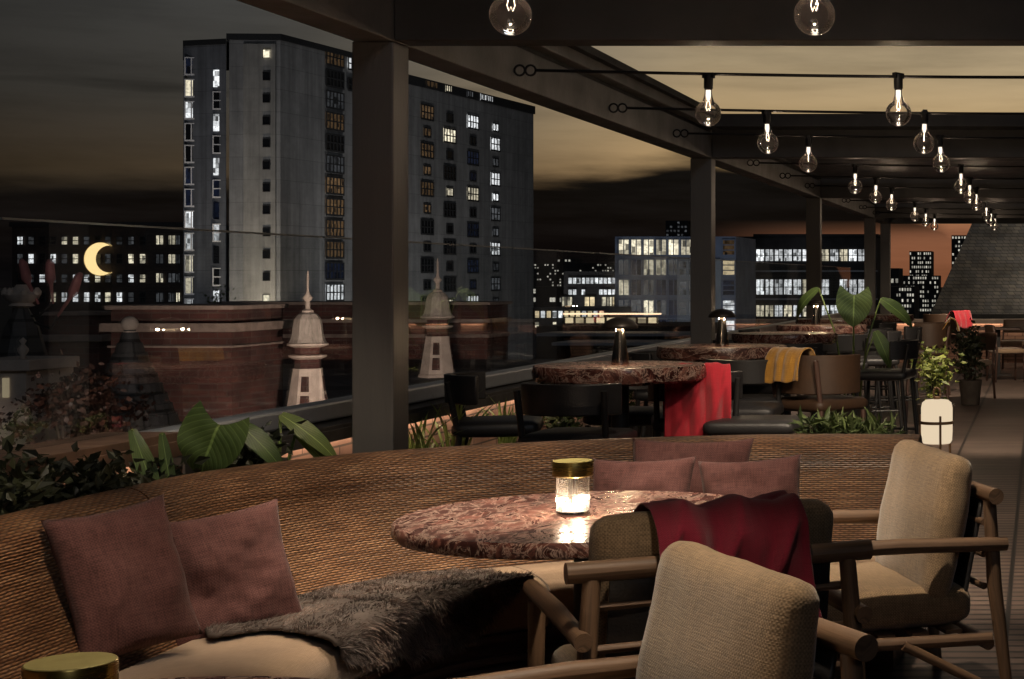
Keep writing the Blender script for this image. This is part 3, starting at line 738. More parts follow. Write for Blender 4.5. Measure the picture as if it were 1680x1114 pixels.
#   positions from the picture: centre px, depth
set_pillow(0, 0, Vector((-2.615, 4.70, .645)), 0, R(50), R(20), .335, 'large shadowed rose cushion nearest the camera, leaning on the left sofa back', 3, roll=R(-7), hgt=.43)
set_pillow(0, 0, Vector((-2.55, 5.16, .575)), 0, R(44), R(20), .41, 'rose cushion between the near cushion and the grey fur throw', 11, roll=R(-6))
set_pillow(0, 0, Vector((-1.56, 6.42, .60)), 0, R(-6), R(22), .42, 'rose cushion behind the glass lamp, leftmost of the three at the back', 23, roll=R(-2))
set_pillow(0, 0, Vector((-1.115, 6.40, .61)), 0, R(10), R(20), .40, 'rose cushion at the right of the trio, above the folded crimson throw', 31, roll=R(-3))
set_pillow(0, 0, Vector((-1.42, 6.64, .625)), 0, R(0), R(28), .50, 'rose cushion mostly hidden behind two others at the back of the sofa', 47, thick=.13)

# ------------------------------------------------------------------ fur throw
def fur_surface(s, wv):
    """follows the sofa seat, then hangs over its front edge"""
    if wv < .42: 
        k = (.42 - wv); return SW(s, .42 - k * .62, .425 + k * .78)
    if wv < .84: return SW(s, wv, .425)
    if wv < .92: 
        a = (wv - .84) / .08 * PI / 2; return SW(s, .84 + .055 * math.sin(a), .37 + .055 * math.cos(a))
    return SW(s, .895, .37 - (wv - .92))
FS0, FS1 = near_s(-2.98, 4.9), near_s(-2.21, 6.66) - .10
def fur_inside(a, b):
    # a 0..1 along, b 0..1 across: an uneven hide outline
    c = (a - .5) * 2; d = (b - .5) * 2
    rad = 1.0 + .12 * noise.noise(Vector((c * 2.2, d * 2.2, 5))) + .07 * math.sin(5 * math.atan2(d, c) + .6)
    return (abs(c) ** 3.6 + abs(d) ** 3.6) ** (1 / 3.6) < .93 * rad
W0, W1 = .36, 1.10
def fur_map(a, b):
    s = FS0 + (FS1 - FS0) * a
    lim0 = W0 + .05 * (1 - a) + .24 * a ** 2; lim1 = W1 - .10 * a - .18 * max(0, .35 - a)
    return fur_surface(s, lim0 + (lim1 - lim0) * b)
ft = thing('fur_throw', 'shaggy grey fur throw spread over the sofa seat and hanging over its front', 'throw', (0, 0, 0))
mb = MB(); NA, NB = 70, 40; idx = {}; vs = []
for i in range(NA + 1):
    for j in range(NB + 1):
        idx[i, j] = len(vs); vs.append(fur_map(i / NA, j / NB) + Vector((0, 0, .006)))
fs = [(idx[i, j], idx[i + 1, j], idx[i + 1, j + 1], idx[i, j + 1]) for i in range(NA) for j in range(NB) if fur_inside((i + .5) / NA, (j + .5) / NB)]
mb.add(vs, fs); o = mb.build('hide', fur_skin, ft, True)
sm = o.modifiers.new('thick', 'SOLIDIFY'); sm.thickness = .012; sm.offset = 0
hv = []; hf = []; hs = []
NH = 26000; cnt = 0
while cnt < NH:
    a, b = random.random(), random.random()
    if not fur_inside(a, b): continue
    p = fur_map(a, b); e = .01
    ta = (fur_map(min(1, a + e), b) - fur_map(max(0, a - e), b)).normalized(); tb = (fur_map(a, min(1, b + e)) - fur_map(a, max(0, b - e))).normalized()
    nrm = tb.cross(ta); nrm = nrm if nrm.z >= -.2 else -nrm
    if b > .8 and nrm.dot(Vector((1, -.4, .3))) < 0: nrm = -nrm
    clump = noise.noise_vector(Vector((a * 16, b * 11, 2.0))); cl2 = noise.noise_vector(Vector((a * 50, b * 34, 9.0)))
    d = (nrm * .75 + ta * (clump.x * 1.3 + cl2.x * .5) + tb * (.55 + clump.y * 1.2 + cl2.y * .5) + Vector((random.gauss(0, .22), random.gauss(0, .22), random.gauss(0, .15)))).normalized()
    L = .030 + .020 * random.random(); side = d.cross(Vector((random.gauss(0, 1), random.gauss(0, 1), random.gauss(0, 1)))).normalized() * .0011
    bend = Vector((0, 0, -1)) * L * .35 + ta * clump.z * L * .6
    q0, q1, q2 = p, p + d * L * .5 + bend * .25, p + d * L + bend
    k = len(hv); hv += [q0 - side * 1.2, q0 + side * 1.2, q1 - side, q1 + side, q2]
    hf += [(k, k + 1, k + 3, k + 2), (k + 2, k + 3, k + 4)]
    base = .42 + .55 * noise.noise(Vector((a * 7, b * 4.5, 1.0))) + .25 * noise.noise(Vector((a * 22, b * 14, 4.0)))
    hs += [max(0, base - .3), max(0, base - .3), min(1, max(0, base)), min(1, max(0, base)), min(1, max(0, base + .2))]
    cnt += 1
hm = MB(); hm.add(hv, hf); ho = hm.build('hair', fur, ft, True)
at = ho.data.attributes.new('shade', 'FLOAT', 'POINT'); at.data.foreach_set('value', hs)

# ------------------------------------------------------------------ round marble tables
def round_table(label, loc, rad, zt, th, rough=False, bar=False):
    t = thing('bar_table' if bar else 'round_table', label, 'table', loc, random.uniform(0, 6) if bar else 0, 'marble topped tables on the terrace')
    n = 72; m = MB(); prof = [(0.001, zt - th), (rad * .93, zt - th), (rad * .985, zt - th * .85), (rad, zt - th * .5), (rad * .994, zt - th * .1), (rad * .985, zt), (rad * .5, zt), (.001, zt)]
    m.lathe(prof, n, cap=False)
    if rough:
        vs = []
        for p in m.v:
            r = math.hypot(p[0], p[1])
            if r > rad * .9:
                q = noise.noise(Vector(p) * 14) * .012 + noise.noise(Vector(p) * 40) * .006; k = (r + q) / r
                vs.append((p[0] * k, p[1] * k, p[2] + (q if p[2] < zt - th * .05 else 0)))
            else: vs.append(p)
        m.v = vs
    m.build('tabletop', marble, t, True, auto=40, merge=True)
    m = MB(); m.lathe([(.055, .02), (.05, .06), (.045, zt - th - .03), (.10, zt - th - .01), (.16, zt - th - .002)], 24); m.build('pedestal', iron, t, True, auto=40)
    m = MB(); m.lathe([(.26, .001), (.26, .012), (.22, .022), (.05, .03)], 40); m.build('base', iron, t, True, auto=40)
    return t
T1 = Vector((-1.494, 5.45, 0)); T2 = Vector((-1.56, 2.62, 0))
round_table('round red marble table encircled by the curved wicker sofa, under the glass lamp', T1, .61, .72, .055)
round_table('round red marble table cut off at the bottom left, under the brass lamp', T2, .62, .72, .062)
M1 = Vector((-2.19, 8.6, 0)); M2 = Vector((-2.12, 11.0, 0)); M3 = Vector((-2.11, 16.0, 0)); M4 = Vector((-2.1, 13.6, 0)); M5 = Vector((-2.0, 20.5, 0))
round_table('nearest high marble table with a chunky rough edge, beside the scarlet blanket', M1, .44, 1.05, .085, True, True)
round_table('second high marble table from the camera, beside the mustard blanket', M2, .43, 1.05, .085, True, True)
round_table('high marble table just left of the broad leaved potted plant', M3 , .44, 1.05, .085, True, True)
round_table('far high marble table behind the broad leaved potted plant', M5, .44, 1.05, .085, True, True)

# ------------------------------------------------------------------ table lamps
def glass_lamp(label, loc, k=1.0):
    t = thing('table_lamp', label, 'table lamp', loc, 0, 'portable lamps with brass caps'); t.scale = (k, k, k)
    MB().lathe([(.052, .002), (.052, .012), (.050, .016)], 40).build('base', chrome, t, True, auto=40)
    MB().lathe([(.0515, .012), (.0515, .135)], 160, cap=False, flute=40, fl=.0016).build('shade', ribbed_glass, t, True)
    MB().lathe([(.016, .016), (.016, .126)], 24).build('stem', chrome, t, True, auto=40)
    MB().lathe([(.018, .018), (.034, .019), (.036, .030), (.030, .038), (.018, .040)], 32, cap=False).build('glow_ring', core_glow, t, True, auto=40)
    m = MB(); m.lathe([(.046, .128), (.062, .128), (.066, .131), (.066, .176), (.065, .1785)], 64); m.mat(1).lathe([(.0645, .1788), (.063, .1800), (.0005, .1800)], 64, cap=False)
    m.build('cap', [brass, brass_top], t, True, auto=35)
    lamp('POINT', (.03, -.03, .045), 3.0, (1.0, .76, .52), t, .006, name='lamp_light')
    lamp('POINT', (-.03, .03, .045), 3.0, (1.0, .76, .52), t, .006, name='lamp_light')
    return t
glass_lamp('ribbed glass lamp with a brass cap glowing on the round marble table', T1 + Vector((-.045, -.02, .7205)))
glass_lamp('large brass topped lamp cut off at the bottom left corner of the view', Vector((X(116, 2.58), 2.58, .7205)), 1.0)

def mushroom_lamp(label, loc):
    t = thing('mushroom_lamp', label, 'table lamp', loc, 0, 'small mushroom lamps on the high tables')
    MB().lathe([(.045, .001), (.046, .008), (.020, .205), (.016, .207)], 28).build('stem', chrome, t, True, auto=40)
    MB().lathe([(.088, .190), (.092, .194), (.088, .208), (.070, .228), (.040, .243), (.0005, .249)], 36, cap=False).build('lamp_shade', dark_cap, t, True)
    MB().lathe([(.086, .1915), (.066, .205), (.030, .208)], 28, cap=False).build('diffuser', stem_glow, t, True)
    lamp('POINT', (.055, -.02, .185), 1.6, (1.0, .70, .42), t, .006, name='lamp_light')
    lamp('POINT', (-.055, .02, .185), .8, (1.0, .70, .42), t, .006, name='lamp_light')
    return t
ml = mushroom_lamp('small mushroom lamp on the nearest high table', (X(1019, 8.6), 8.58, 1.051))
dup(ml, (X(1187, 11.0), 10.95, 1.051), label='small mushroom lamp on the second high table, in front of the far post')
dup(ml, (X(1341, 16.0), 15.9, 1.051), label='small mushroom lamp on the high table beside the broad leaved plant')

# ------------------------------------------------------------------ lounge armchairs
def armchair(label, loc, face, group='teak lounge chairs round the marble tables'):
    """local +Y is the direction the sitter faces"""
    rz = math.atan2(face[1], face[0]) - PI / 2
    t = thing('lounge_chair', label, 'armchair', loc, rz, group)
    for s in (-1, 1):
        MB().tube([(s * .365, .33, .001), (s * .365, .30, .574)], [0.0211, 0.0255], 16).build('leg', teak, t, True, auto=40)
        MB().tube([(s * .375, -.40, .001), (s * .365, -.345, .45), (s * .345, -.335, .735)], [0.0194, 0.0264, 0.0229], 16).build('leg', teak, t, True, auto=40)
        MB().tube([(s * .368, .37, .60), (s * .372, .0, .600), (s * .376, -.385, .586)], [0.0238, 0.0264, 0.0238], 18).build('armrest', teak, t, True, auto=40)
        m = MB(); m.tube([(s * .335, .31, .275), (s * .335, -.345, .255)], .022, 14); m.tube([(s * .367, -.385, .06), (s * .352, -.02, .262)], .017, 12); m.build('side_rail', teak, t, True, auto=40)
    MB().tube([(-.41, -.335, .755), (.41, -.335, .755)], .0275, 18).build('top_rail', teak, t, True, auto=40)
    m = MB(); m.tube([(-.35, .30, .255), (.35, .30, .255)], .022, 14); m.tube([(-.35, -.33, .24), (.35, -.33, .24)], .022, 14)
    for k in range(5): m.box(-.33, .33, -.24 + k * .12, -.18 + k * .12, .282, .295)
    m.build('seat_frame', teak, t, True, auto=40)
    m = MB()
    for k in range(3): m.tube([(-.345, -.315, .44 + k * .11), (.345, -.315, .44 + k * .11)], .012, 10)
    m.build('back_slats', teak, t, True, auto=40)
    b = soft_box(.60, .018, .40, .008, cuts=3); xform(b, Matrix.Translation((0, -.292, .55)) @ Matrix.Rotation(R(11), 4, 'X')); b.build('back_panel', black_pad, t, True, merge=True)
    b = soft_box(.64, .66, .125, .046, (0, .0, .022), wrinkle=.007, seed=2); xform(b, Matrix.Translation((0, .045, .37)))
    b.build('seat_cushion', linen, t, True, merge=True)
    b = soft_box(.66, .105, .51, .050, (0, .024, 0.008), wrinkle=.010, seed=5); xform(b, Matrix.Translation((0, -.205, .632)) @ Matrix.Rotation(R(11), 4, 'X'))
    b.build('back_cushion', linen, t, True, merge=True)
    return t
chA = armchair('beige cushioned teak chair at the right, seen from its side', (-.615, 5.87, 0), (-.92, -.39))
chB_loc = (-.985, 4.64, 0); chB_f = (-.46, .89)
dup(chA, chB_loc, math.atan2(chB_f[1], chB_f[0]) - PI / 2, label='teak lounge chair pushed under the marble table, its back covered by a crimson throw')
dup(chA, (-.86, 3.45, 0), math.atan2(-.59, -.81) - PI / 2, label='beige cushioned teak chair nearest the camera, cropped by the bottom of the view')

# ------------------------------------------------------------------ draped throws
def drape(name, label, cat, mat, prof, x0, x1, loc, rz, seed=0, fold=.018, nx=46, thick=.008, skew=0.0, flare=0.0, taper=None, group=None, diag=0.0, hem=.03):
    """a blanket laid over a back: prof = (y, z) points front hem -> over the top -> back hem"""
    P = catmull([(0, p[0], p[1]) for p in prof], 10); L = [0]
    for a, b in zip(P, P[1:]): L.append(L[-1] + (b - a).length)
    n = len(P); top = max(range(n), key=lambda i: P[i].z); mb = MB(); vs = []; uv = []
    for i in range(n):
        hang = abs(L[i] - L[top]); f = min(1, hang / .12)
        dd = (P[min(i + 1, n - 1)] - P[max(i - 1, 0)]).normalized(); nv = Vector((0, -dd.z, dd.y))
        if nv.z < 0 and abs(i - top) < 4: nv = -nv
        outw = Vector((0, -1 if i > top else 1, 0))
        for k in range(nx + 1):
            a = k / nx; spread = 1 + flare * hang
            x = (x0 + x1) / 2 + (a - .5) * (x1 - x0) * spread + skew * (L[i] - L[top])
            w1 = math.sin(a * 17 + seed + 2.0 * noise.noise(Vector((a * 3, seed, 0)))) * .6 + noise.noise(Vector((a * 6 + seed, L[i] * 1.5, 3))) * 1.1
            w2 = noise.noise(Vector((a * 9, L[i] * 9, seed)))
            if diag: w1 += diag * (1 - abs(math.sin(a * 8 + (L[i] - L[top]) * 9 + seed))) ** 2 * 1.6; w2 += diag * math.sin(a * 14 - L[i] * 12 + seed)
            off = fold * (f * (w1 + .9) + .35 * (w2 + .6))
            p = Vector((x, P[i].y, P[i].z)) + (outw * f + Vector((0, 0, 1)) * (1 - f)) * off
            if i == 0 or i == n - 1 or hang > 0:
                p.z -= hem * (hang / max(L[-1] - L[top], L[top])) * noise.noise(Vector((a * 2.5 + seed, 7, 1)))
            vs.append(p); uv.append((x, L[i]))
    m = nx + 1
    mb.add(vs, [(i * m + k, i * m + k + 1, (i + 1) * m + k + 1, (i + 1) * m + k) for i in range(n - 1) for k in range(nx)], uv)
    o = mb.build(name, mat, None, True, loc=loc, rz=rz)
    s = o.modifiers.new('thick', 'SOLIDIFY'); s.thickness = thick; s.offset = 1
    return tag(o, label, cat, group)
drape('crimson_throw', 'rumpled crimson wool throw over the back of the chair at the marble table', 'throw', crimson,
      [(-.06, .60), (-.08, .72), (-.125, .82), (-.20, .885), (-.30, .885), (-.365, .83), (-.385, .76), (-.40, .66), (-.41, .52), (-.42, .40)],
      -.185, .205, chB_loc, math.atan2(chB_f[1], chB_f[0]) - PI / 2, seed=4.2, fold=.024, flare=.10, nx=110, diag=1.0, hem=.10, thick=.006)

# ------------------------------------------------------------------ bar stools
def bar_chair(label, loc, face, cat='bar chair', pad=black_pad, frame=iron, zs=.74, back=True, arms=False, wide=.46, name='bar_chair', group='black bar chairs round the high tables', btop=1.0, bh=.15):
    rz = math.atan2(face[1], face[0]) - PI / 2
    t = thing(name, label, cat, loc, rz, group)
    h = wide / 2
    for sx_ in (-1, 1):
        for sy_ in (-1, 1):
            top = zs - .06 if (sy_ > 0 or not back) else btop - .02
            pts = [(sx_ * h * .98, sy_ * .20 - (.04 if sy_ < 0 else -.02), .001), (sx_ * h * .88, sy_ * .18, zs - .06)]
            if back and sy_ < 0: pts.append((sx_ * h * .93, -.235, btop - .03))
            MB().tube(pts, .016, 10).build('leg', frame, t, True, auto=40)
    m = MB(); y = .2
    for sx_ in (-1, 1): m.tube([(sx_ * h * .94, .205, .26), (sx_ * h * .94, -.225, .26)], .010, 8)
    m.tube([(-h * .94, .208, .30), (h * .94, .208, .30)], .012, 8); m.build('footrest', frame, t, True, auto=40)
    b = soft_box(wide, .44, .075, .035, (0, 0, .012), cuts=7); xform(b, Matrix.Translation((0, 0, zs - .02))); b.build('seat', pad, t, True, merge=True)
    if back:
        m = MB(); n = 18; vs = []; th = .018
        span = R(70) if not arms else R(120)
        for k in range(n + 1):
            a = -span + 2 * span * k / n; rr = h + .02
            c, s_ = math.sin(a), -math.cos(a)
            for q in (rr - th, rr + th):
                vs += [(q * c, q * s_ * 1.0, btop - bh), (q * c, q * s_ * 1.02, btop)]
        fs = []
        for k in range(n):
            o = k * 4; fs += [(o, o + 4, o + 5, o + 1), (o + 2, o + 3, o + 7, o + 6), (o + 1, o + 5, o + 7, o + 3), (o, o + 2, o + 6, o + 4)]
        fs += [(0, 1, 3, 2), (n * 4, n * 4 + 2, n * 4 + 3, n * 4 + 1)]
        m.add(vs, fs); m.build('backrest', pad, t, True, auto=40, bev=.006)
    return t
s1 = bar_chair('black bar chair, curved back to the camera, in front of the nearest high table', (X(950, 8.0), 8.0, 0), (.1, 1))
def put(label, px, Y, face, proto=s1, **kw):
    return dup(proto, (X(px, Y), Y, 0), math.atan2(face[1], face[0]) - PI / 2, label=label, **kw)
put('black bar chair left of the nearest high table, next to the glass balustrade', 818, 8.7, (1, .25))
s3 = put('black bar chair hidden under the scarlet blanket', 1140, 8.95, (-.25, .97))
put('black bar chair behind the nearest high table, seen between its legs', 1040, 9.35, (-.1, -1))
put('black bar chair in front of the second high table, left of the mustard blanket', 1226, 10.35, (-.1, 1))
put('black bar chair beyond the second high table', 1250, 11.75, (-.3, -1))
put('black bar chair in front of the high table by the broad leaved plant', 1378, 14.9, (-.25, 1))
put('tall black bar chair in profile, standing beside the white floor lantern', 1452, 13.4, (-1, .12))
put('black bar chair behind the profile chair, under the drooping leaf', 1432, 15.6, (-1, -.3))
put('far black bar chair left of the far high table', 1412, 20.0, (-.6, .8))
round_table('third high marble table, partly hidden behind the mustard blanket', M4, .43, 1.05, .085, True, True)
round_table('small far high marble table close to the balustrade, before the last posts', Vector((-2.3, 18.4, 0)), .42, 1.05, .085, True, True)
put('black bar chair left of the second high table, close to the balustrade', 1098, 11.2, (1, .1))
put('black bar chair in front of the third high table', 1300, 12.85, (0, 1))
put('black bar chair left of the third high table, close to the balustrade', 1205, 13.6, (1, 0))
put('black bar chair at the left of the table by the broad leaved plant', 1258, 16.1, (1, .1))
put('black bar chair right of the table by the broad leaved plant', 1420, 16.6, (-1, .2))
put('black bar chair in front of the small far high table', 1372, 17.7, (0, 1))
put('black bar chair right of the small far high table', 1432, 18.7, (-1, 0))
put('black bar chair close to the far planter, facing the balustrade', 1470, 17.0, (-1, -.1))
bs = bar_chair('backless black stool with a wide round seat, right of the scarlet blanket', (X(1238, 8.75), 8.75, 0), (0, 1), back=False, wide=.48, name='bar_stool', cat='stool', group='backless stools')
dup(bs, (X(1212, 9.7), 9.7, 0), label='backless black stool in the shadow behind the scarlet blanket')
yb = bar_chair('brown upholstered bar chair with wrapped arms under the mustard blanket', (X(1346, 10.3), 10.3, 0), (.62, .78), pad=brown_hide, frame=dark_wood, arms=True, wide=.44, name='bar_armchair', group='brown bar armchairs', btop=1.03, bh=.24)
dup(yb, (X(1520, 17.5), 17.5, 0), R(95), label='brown bar armchair near the far end with an ochre blanket on it')
drape('scarlet_blanket', 'scarlet blanket hanging to seat level over the bar chair by the nearest high table', 'blanket', scarlet,
      [(-.17, .72), (-.185, .90), (-.215, 1.0), (-.25, 1.035), (-.285, 1.0), (-.30, .90), (-.31, .72), (-.315, .60)],
      -.17, .17, (X(1140, 8.95), 8.95, 0), math.atan2(.97, -.25) - PI / 2, seed=1.3, fold=.030, flare=.06, diag=.5, hem=.06, nx=70)
drape('mustard_blanket', 'mustard yellow blanket thrown over the brown bar chair', 'blanket', mustard,
      [(-.12, .84), (-.16, .96), (-.195, 1.05), (-.235, 1.062), (-.275, 1.03), (-.285, .95), (-.29, .87)],
      -.16, .13, (X(1346, 10.3), 10.3, 0), math.atan2(.78, .62) - PI / 2, seed=8.1, fold=.022, flare=.05)
drape('ochre_blanket', 'ochre blanket on the far brown bar armchair', 'blanket', mustard,
      [(-.16, .90), (-.22, 1.02), (-.26, 1.07), (-.30, 1.04), (-.315, .95)], -.2, .2, (X(1520, 17.5), 17.5, 0), R(95), seed=3, fold=.018)
fb = bar_chair('brown bar armchair at the far end with a red blanket on it', (X(1545, 21.5), 21.5, 0), (-.9, .4), pad=brown_hide, frame=dark_wood, arms=True, wide=.5, name='bar_armchair', group='brown bar armchairs', btop=1.04, bh=.25)
drape('red_blanket', 'red blanket over the farthest brown bar armchair', 'blanket', scarlet,
      [(-.16, .80), (-.22, 1.00), (-.26, 1.07), (-.30, 1.04), (-.315, .85)], -.24, .24, (X(1545, 21.5), 21.5, 0), math.atan2(.4, -.9) - PI / 2, seed=6, fold=.02)
# far dining set
def dining_chair(label, loc, face):
    rz = math.atan2(face[1], face[0]) - PI / 2
    t = thing('dining_chair', label, 'chair', loc, rz, 'dining chairs at the far end')
    for sx_ in (-1, 1):
        MB().tube([(sx_ * .22, .2, .001), (sx_ * .21, .2, .43)], .016, 8).build('leg', dark_wood, t, True)
        MB().tube([(sx_ * .22, -.24, .001), (sx_ * .21, -.21, .45), (sx_ * .20, -.27, .82)], .016, 8).build('leg', dark_wood, t, True)
    b = soft_box(.46, .44, .07, .03, (0, 0, .012), cuts=5); xform(b, Matrix.Translation((0, 0, .45))); b.build('seat', seat_cloth, t, True, merge=True)
    b = soft_box(.42, .05, .22, .022, (0, .01, 0), cuts=5); xform(b, Matrix.Translation((0, -.25, .72)) @ Matrix.Rotation(R(8), 4, 'X')); b.build('backrest', brown_hide, t, True, merge=True)
    return t
dc = dining_chair('dining chair with a brown back at the far right, side on to the lit wall', (X(1652, 24), 24, 0), (.9, .3))
dup(dc, (X(1606, 25.8), 25.8, 0), R(-70), label='dining chair left of the far square table by the lit wall')
dup(dc, (X(1662, 26.9), 26.9, 0), R(170), label='dining chair against the lit end wall, behind the far square table')
dup(dc, (X(1590, 20.5), 20.5, 0), R(60), label='dining chair beside the far planter, nearest of the dining set')
ft_ = thing('square_table', 'small square dining table before the lit end wall', 'table', (X(1637, 25.6), 25.6, 0))
MB().box(-.35, .35, -.35, .35, .71, .74).build('tabletop', dark_wood, ft_, bev=.004)
MB().box(-.04, .04, -.04, .04, .02, .708).build('pedestal', iron, ft_); MB().box(-.22, .22, -.22, .22, .002, .02).build('base', iron, ft_)

# ------------------------------------------------------------------ floor lantern
lt = thing('floor_lantern', 'glowing white drum lantern in a dark strap frame on the deck', 'lantern', (X(1537, 14.0), 14.0, 0))
MB().lathe([(.06, .095), (.115, .10), (.130, .125), (.134, .20), (.134, .40), (.125, .445), (.095, .468), (.03, .474)], 36).build('diffuser', lantern_glow, lt, True, auto=60)
m = MB(); m.lathe([(.137, .265), (.143, .265), (.143, .29), (.137, .29)], 36)
for k in range(3):
    a = R(-75 + 120 * k); m.tube([(.150 * math.cos(a), .150 * math.sin(a), .001), (.146 * math.cos(a), .146 * math.sin(a), .34)], .010, 8)
m.build('strap_frame', plain('tan_leather', (.14, .075, .035), .6), lt, True, auto=40)
m = MB(); m.tube([(.03 * math.cos(a * PI / 8) , 0, .52 + .05 * math.sin(a * PI / 8)) for a in range(17)], .009, 8); m.tube([(0, 0, .47), (0, 0, .50)], .03, 10); m.build('handle', MATS['tan_leather'], lt, True)

# ------------------------------------------------------------------ plants
def blade(L, Wd, shape='ovate', droop=.6, n=14, m=6, curl=.15, notch=0.0):
    """one leaf along +Y from the origin, drooping; returns verts, faces, uvs"""
    vs = []; uv = []; fs = []
    for i in range(n + 1):
        t = i / n; a = droop * t * t
        if shape == 'ovate': wd = Wd / 2 * (math.sin(PI * min(1, t * .92 + .08)) ** .75) * (1 - .25 * t)
        elif shape == 'heart': wd = Wd / 2 * (max(0, math.sin(PI * (t * .80 + .20))) ** .7) * (1.15 - .35 * t)
        else: wd = Wd / 2 * (min(1, t * 4 + .25)) * (1 - t) ** .6
        y = L * t * math.cos(a * .6); z = -L * t * math.sin(a * .75)
        for k in range(m + 1):
            q = -1 + 2 * k / m
            yy = y - (notch * L * abs(q) ** 1.5 * max(0, 1 - t * 2.2) if notch else 0)
            vs.append(Vector((q * wd, yy, z + abs(q) * wd * curl + .012 * math.sin(t * 11 + q * 2) * wd * 3))); uv.append((q, t))
    for i in range(n):
        for k in range(m):
            a = i * (m + 1) + k; fs.append((a, a + 1, a + m + 2, a + m + 1))
    return vs, fs, uv
def leaf_dir(mb, L, Wd, base, d, nrm, **kw):
    v, f, u = blade(L, Wd, **kw)
    d = Vector(d).normalized(); nrm = Vector(nrm); nrm = (nrm - d * nrm.dot(d)).normalized(); x = d.cross(nrm)
    M = Matrix.Translation(base) @ Matrix((x, d, nrm)).transposed().to_4x4()
    mb.add([M @ p for p in v], f, u)
def place_leaf(mb, L, Wd, base, yaw, pitch, roll=0, **kw):
    v, f, u = blade(L, Wd, **kw)
    M = Matrix.Translation(base) @ Matrix.Rotation(yaw, 4, 'Z') @ Matrix.Rotation(pitch, 4, 'X') @ Matrix.Rotation(roll, 4, 'Y')
    mb.add([M @ p for p in v], f, u)
def leaf_plant(name, label, cat, loc, leaves, group=None, pot=None, mat=None):
    """leaves: (stem tip xyz local, yaw, pitch, roll, length, width, shape)"""
    t = thing(name, label, cat, loc, 0, group); sm_ = MB()
    z0 = pot[1] if pot else 0
    for (tip, d, nrm, L, Wd, shp, dr) in leaves:
        tip = Vector(tip)
        if tip.length > .06: sm_.tube([Vector((tip.x * .15, tip.y * .15, z0 * .8)), Vector((tip.x * .5, tip.y * .5, z0 + (tip.z - z0) * .6)), tip], [.009, .008, .006], 7)
        lb = MB(); leaf_dir(lb, L, Wd, tip, d, nrm, shape=shp, droop=dr, notch=.30 if shp == 'heart' else 0)
        lb.build('leaf', mat or big_leaf, t, True)
    if sm_.v: sm_.build('stem', strap_leaf_m, t, True)
    if pot:
        r, h = pot; MB().lathe([(r * .7, .001), (r, h), (r * .9, h), (r * .88, h - .03), (.001, h - .03)], 28).build('pot', pot_m, t, True, auto=40)
    return t
def bush(name, label, cat, loc, rad, hgt, n, lsize, mat, group=None, stems=6, seed=0, pot=None, narrow=False, flat=0.0):
    r_ = random.Random(seed); t = thing(name, label, cat, loc, 0, group); mb = MB(); st = MB()
    tips = []
    for k in range(stems):
        a = r_.uniform(0, 2 * PI); q = rad * r_.uniform(.25, .95); h = hgt * r_.uniform(.6, 1.0)
        p0 = Vector((q * .15 * math.cos(a), q * .15 * math.sin(a), 0)); p1 = Vector((q * .5 * math.cos(a), q * .5 * math.sin(a), h * .6)); p2 = Vector((q * math.cos(a), q * math.sin(a), h))
        st.tube([p0, p1, p2], [.010, .007, .003], 6); tips.append((p0, p1, p2))
    for k in range(n):
        p0, p1, p2 = r_.choice(tips); s = r_.random() ** .6
        p = (p0.lerp(p1, s * 2) if s < .5 else p1.lerp(p2, s * 2 - 1)); sp = rad * .26
        p = p + Vector((r_.gauss(0, sp), r_.gauss(0, sp), r_.gauss(0, hgt * .10)))
        p.z = max(.01, p.z)
        L = lsize * r_.uniform(.6, 1.4); wd = L * (.18 if narrow else .55)
        d = Vector((r_.gauss(0, 1), r_.gauss(0, 1), r_.gauss(.25, .7))).normalized(); s_ = d.cross(Vector((r_.gauss(0, 1), r_.gauss(0, 1), r_.gauss(0, 1)))).normalized() * wd / 2
        nn = d.cross(s_).normalized() * L * .12
        mb.add([p, p + d * L * .45 - s_ + nn, p + d * L, p + d * L * .45 + s_ + nn, p + d * L * .5], [(0, 1, 4), (1, 2, 4), (2, 3, 4), (3, 0, 4)])
    mb.build('foliage', mat, t, False); st.build('stem', bark, t, True)
    if pot:
        r, h = pot; o = MB().lathe([(r * .75, -h), (r, 0), (r * .9, 0), (r * .88, -.03), (.001, -.03)], 24); o.build('pot', pot_m, t, True, auto=40)
    return t
# trough behind the sofa
tr = thing('planter_trough', 'long dark planter trough between the wicker sofa and the lit parapet', 'planter', (GX + .20, 5.4, 0))
MB().box(-.10, .10, -4.2, 2.6, .003, .52).build('trough', planter_m, tr, bev=.008); MB().box(-.085, .085, -4.15, 2.55, .521, .56).build('soil', soil, tr)
PX = GX + .20; PZ = .56
k = 0
for (Y, r_, h_, n_, lab) in ((4.75, .18, .40, 1900, 'dark leafy shrub at the left edge, nearest the camera in the planter trough'), (5.2, .19, .37, 1900, 'dark leafy shrub in the trough, second from the left edge'),
                         (5.66, .16, .29, 1300, 'dark shrub in the trough just left of the broad glossy leaf'), (6.45, .15, .34, 1300, 'dark shrub in the trough right of the broad glossy leaf')):
    k += 1; bush('shrub', lab, 'shrub', (PX + .02, Y, PZ), r_, h_, n_, .045, fol_dark, 'dark shrubs in the planter trough', seed=k)
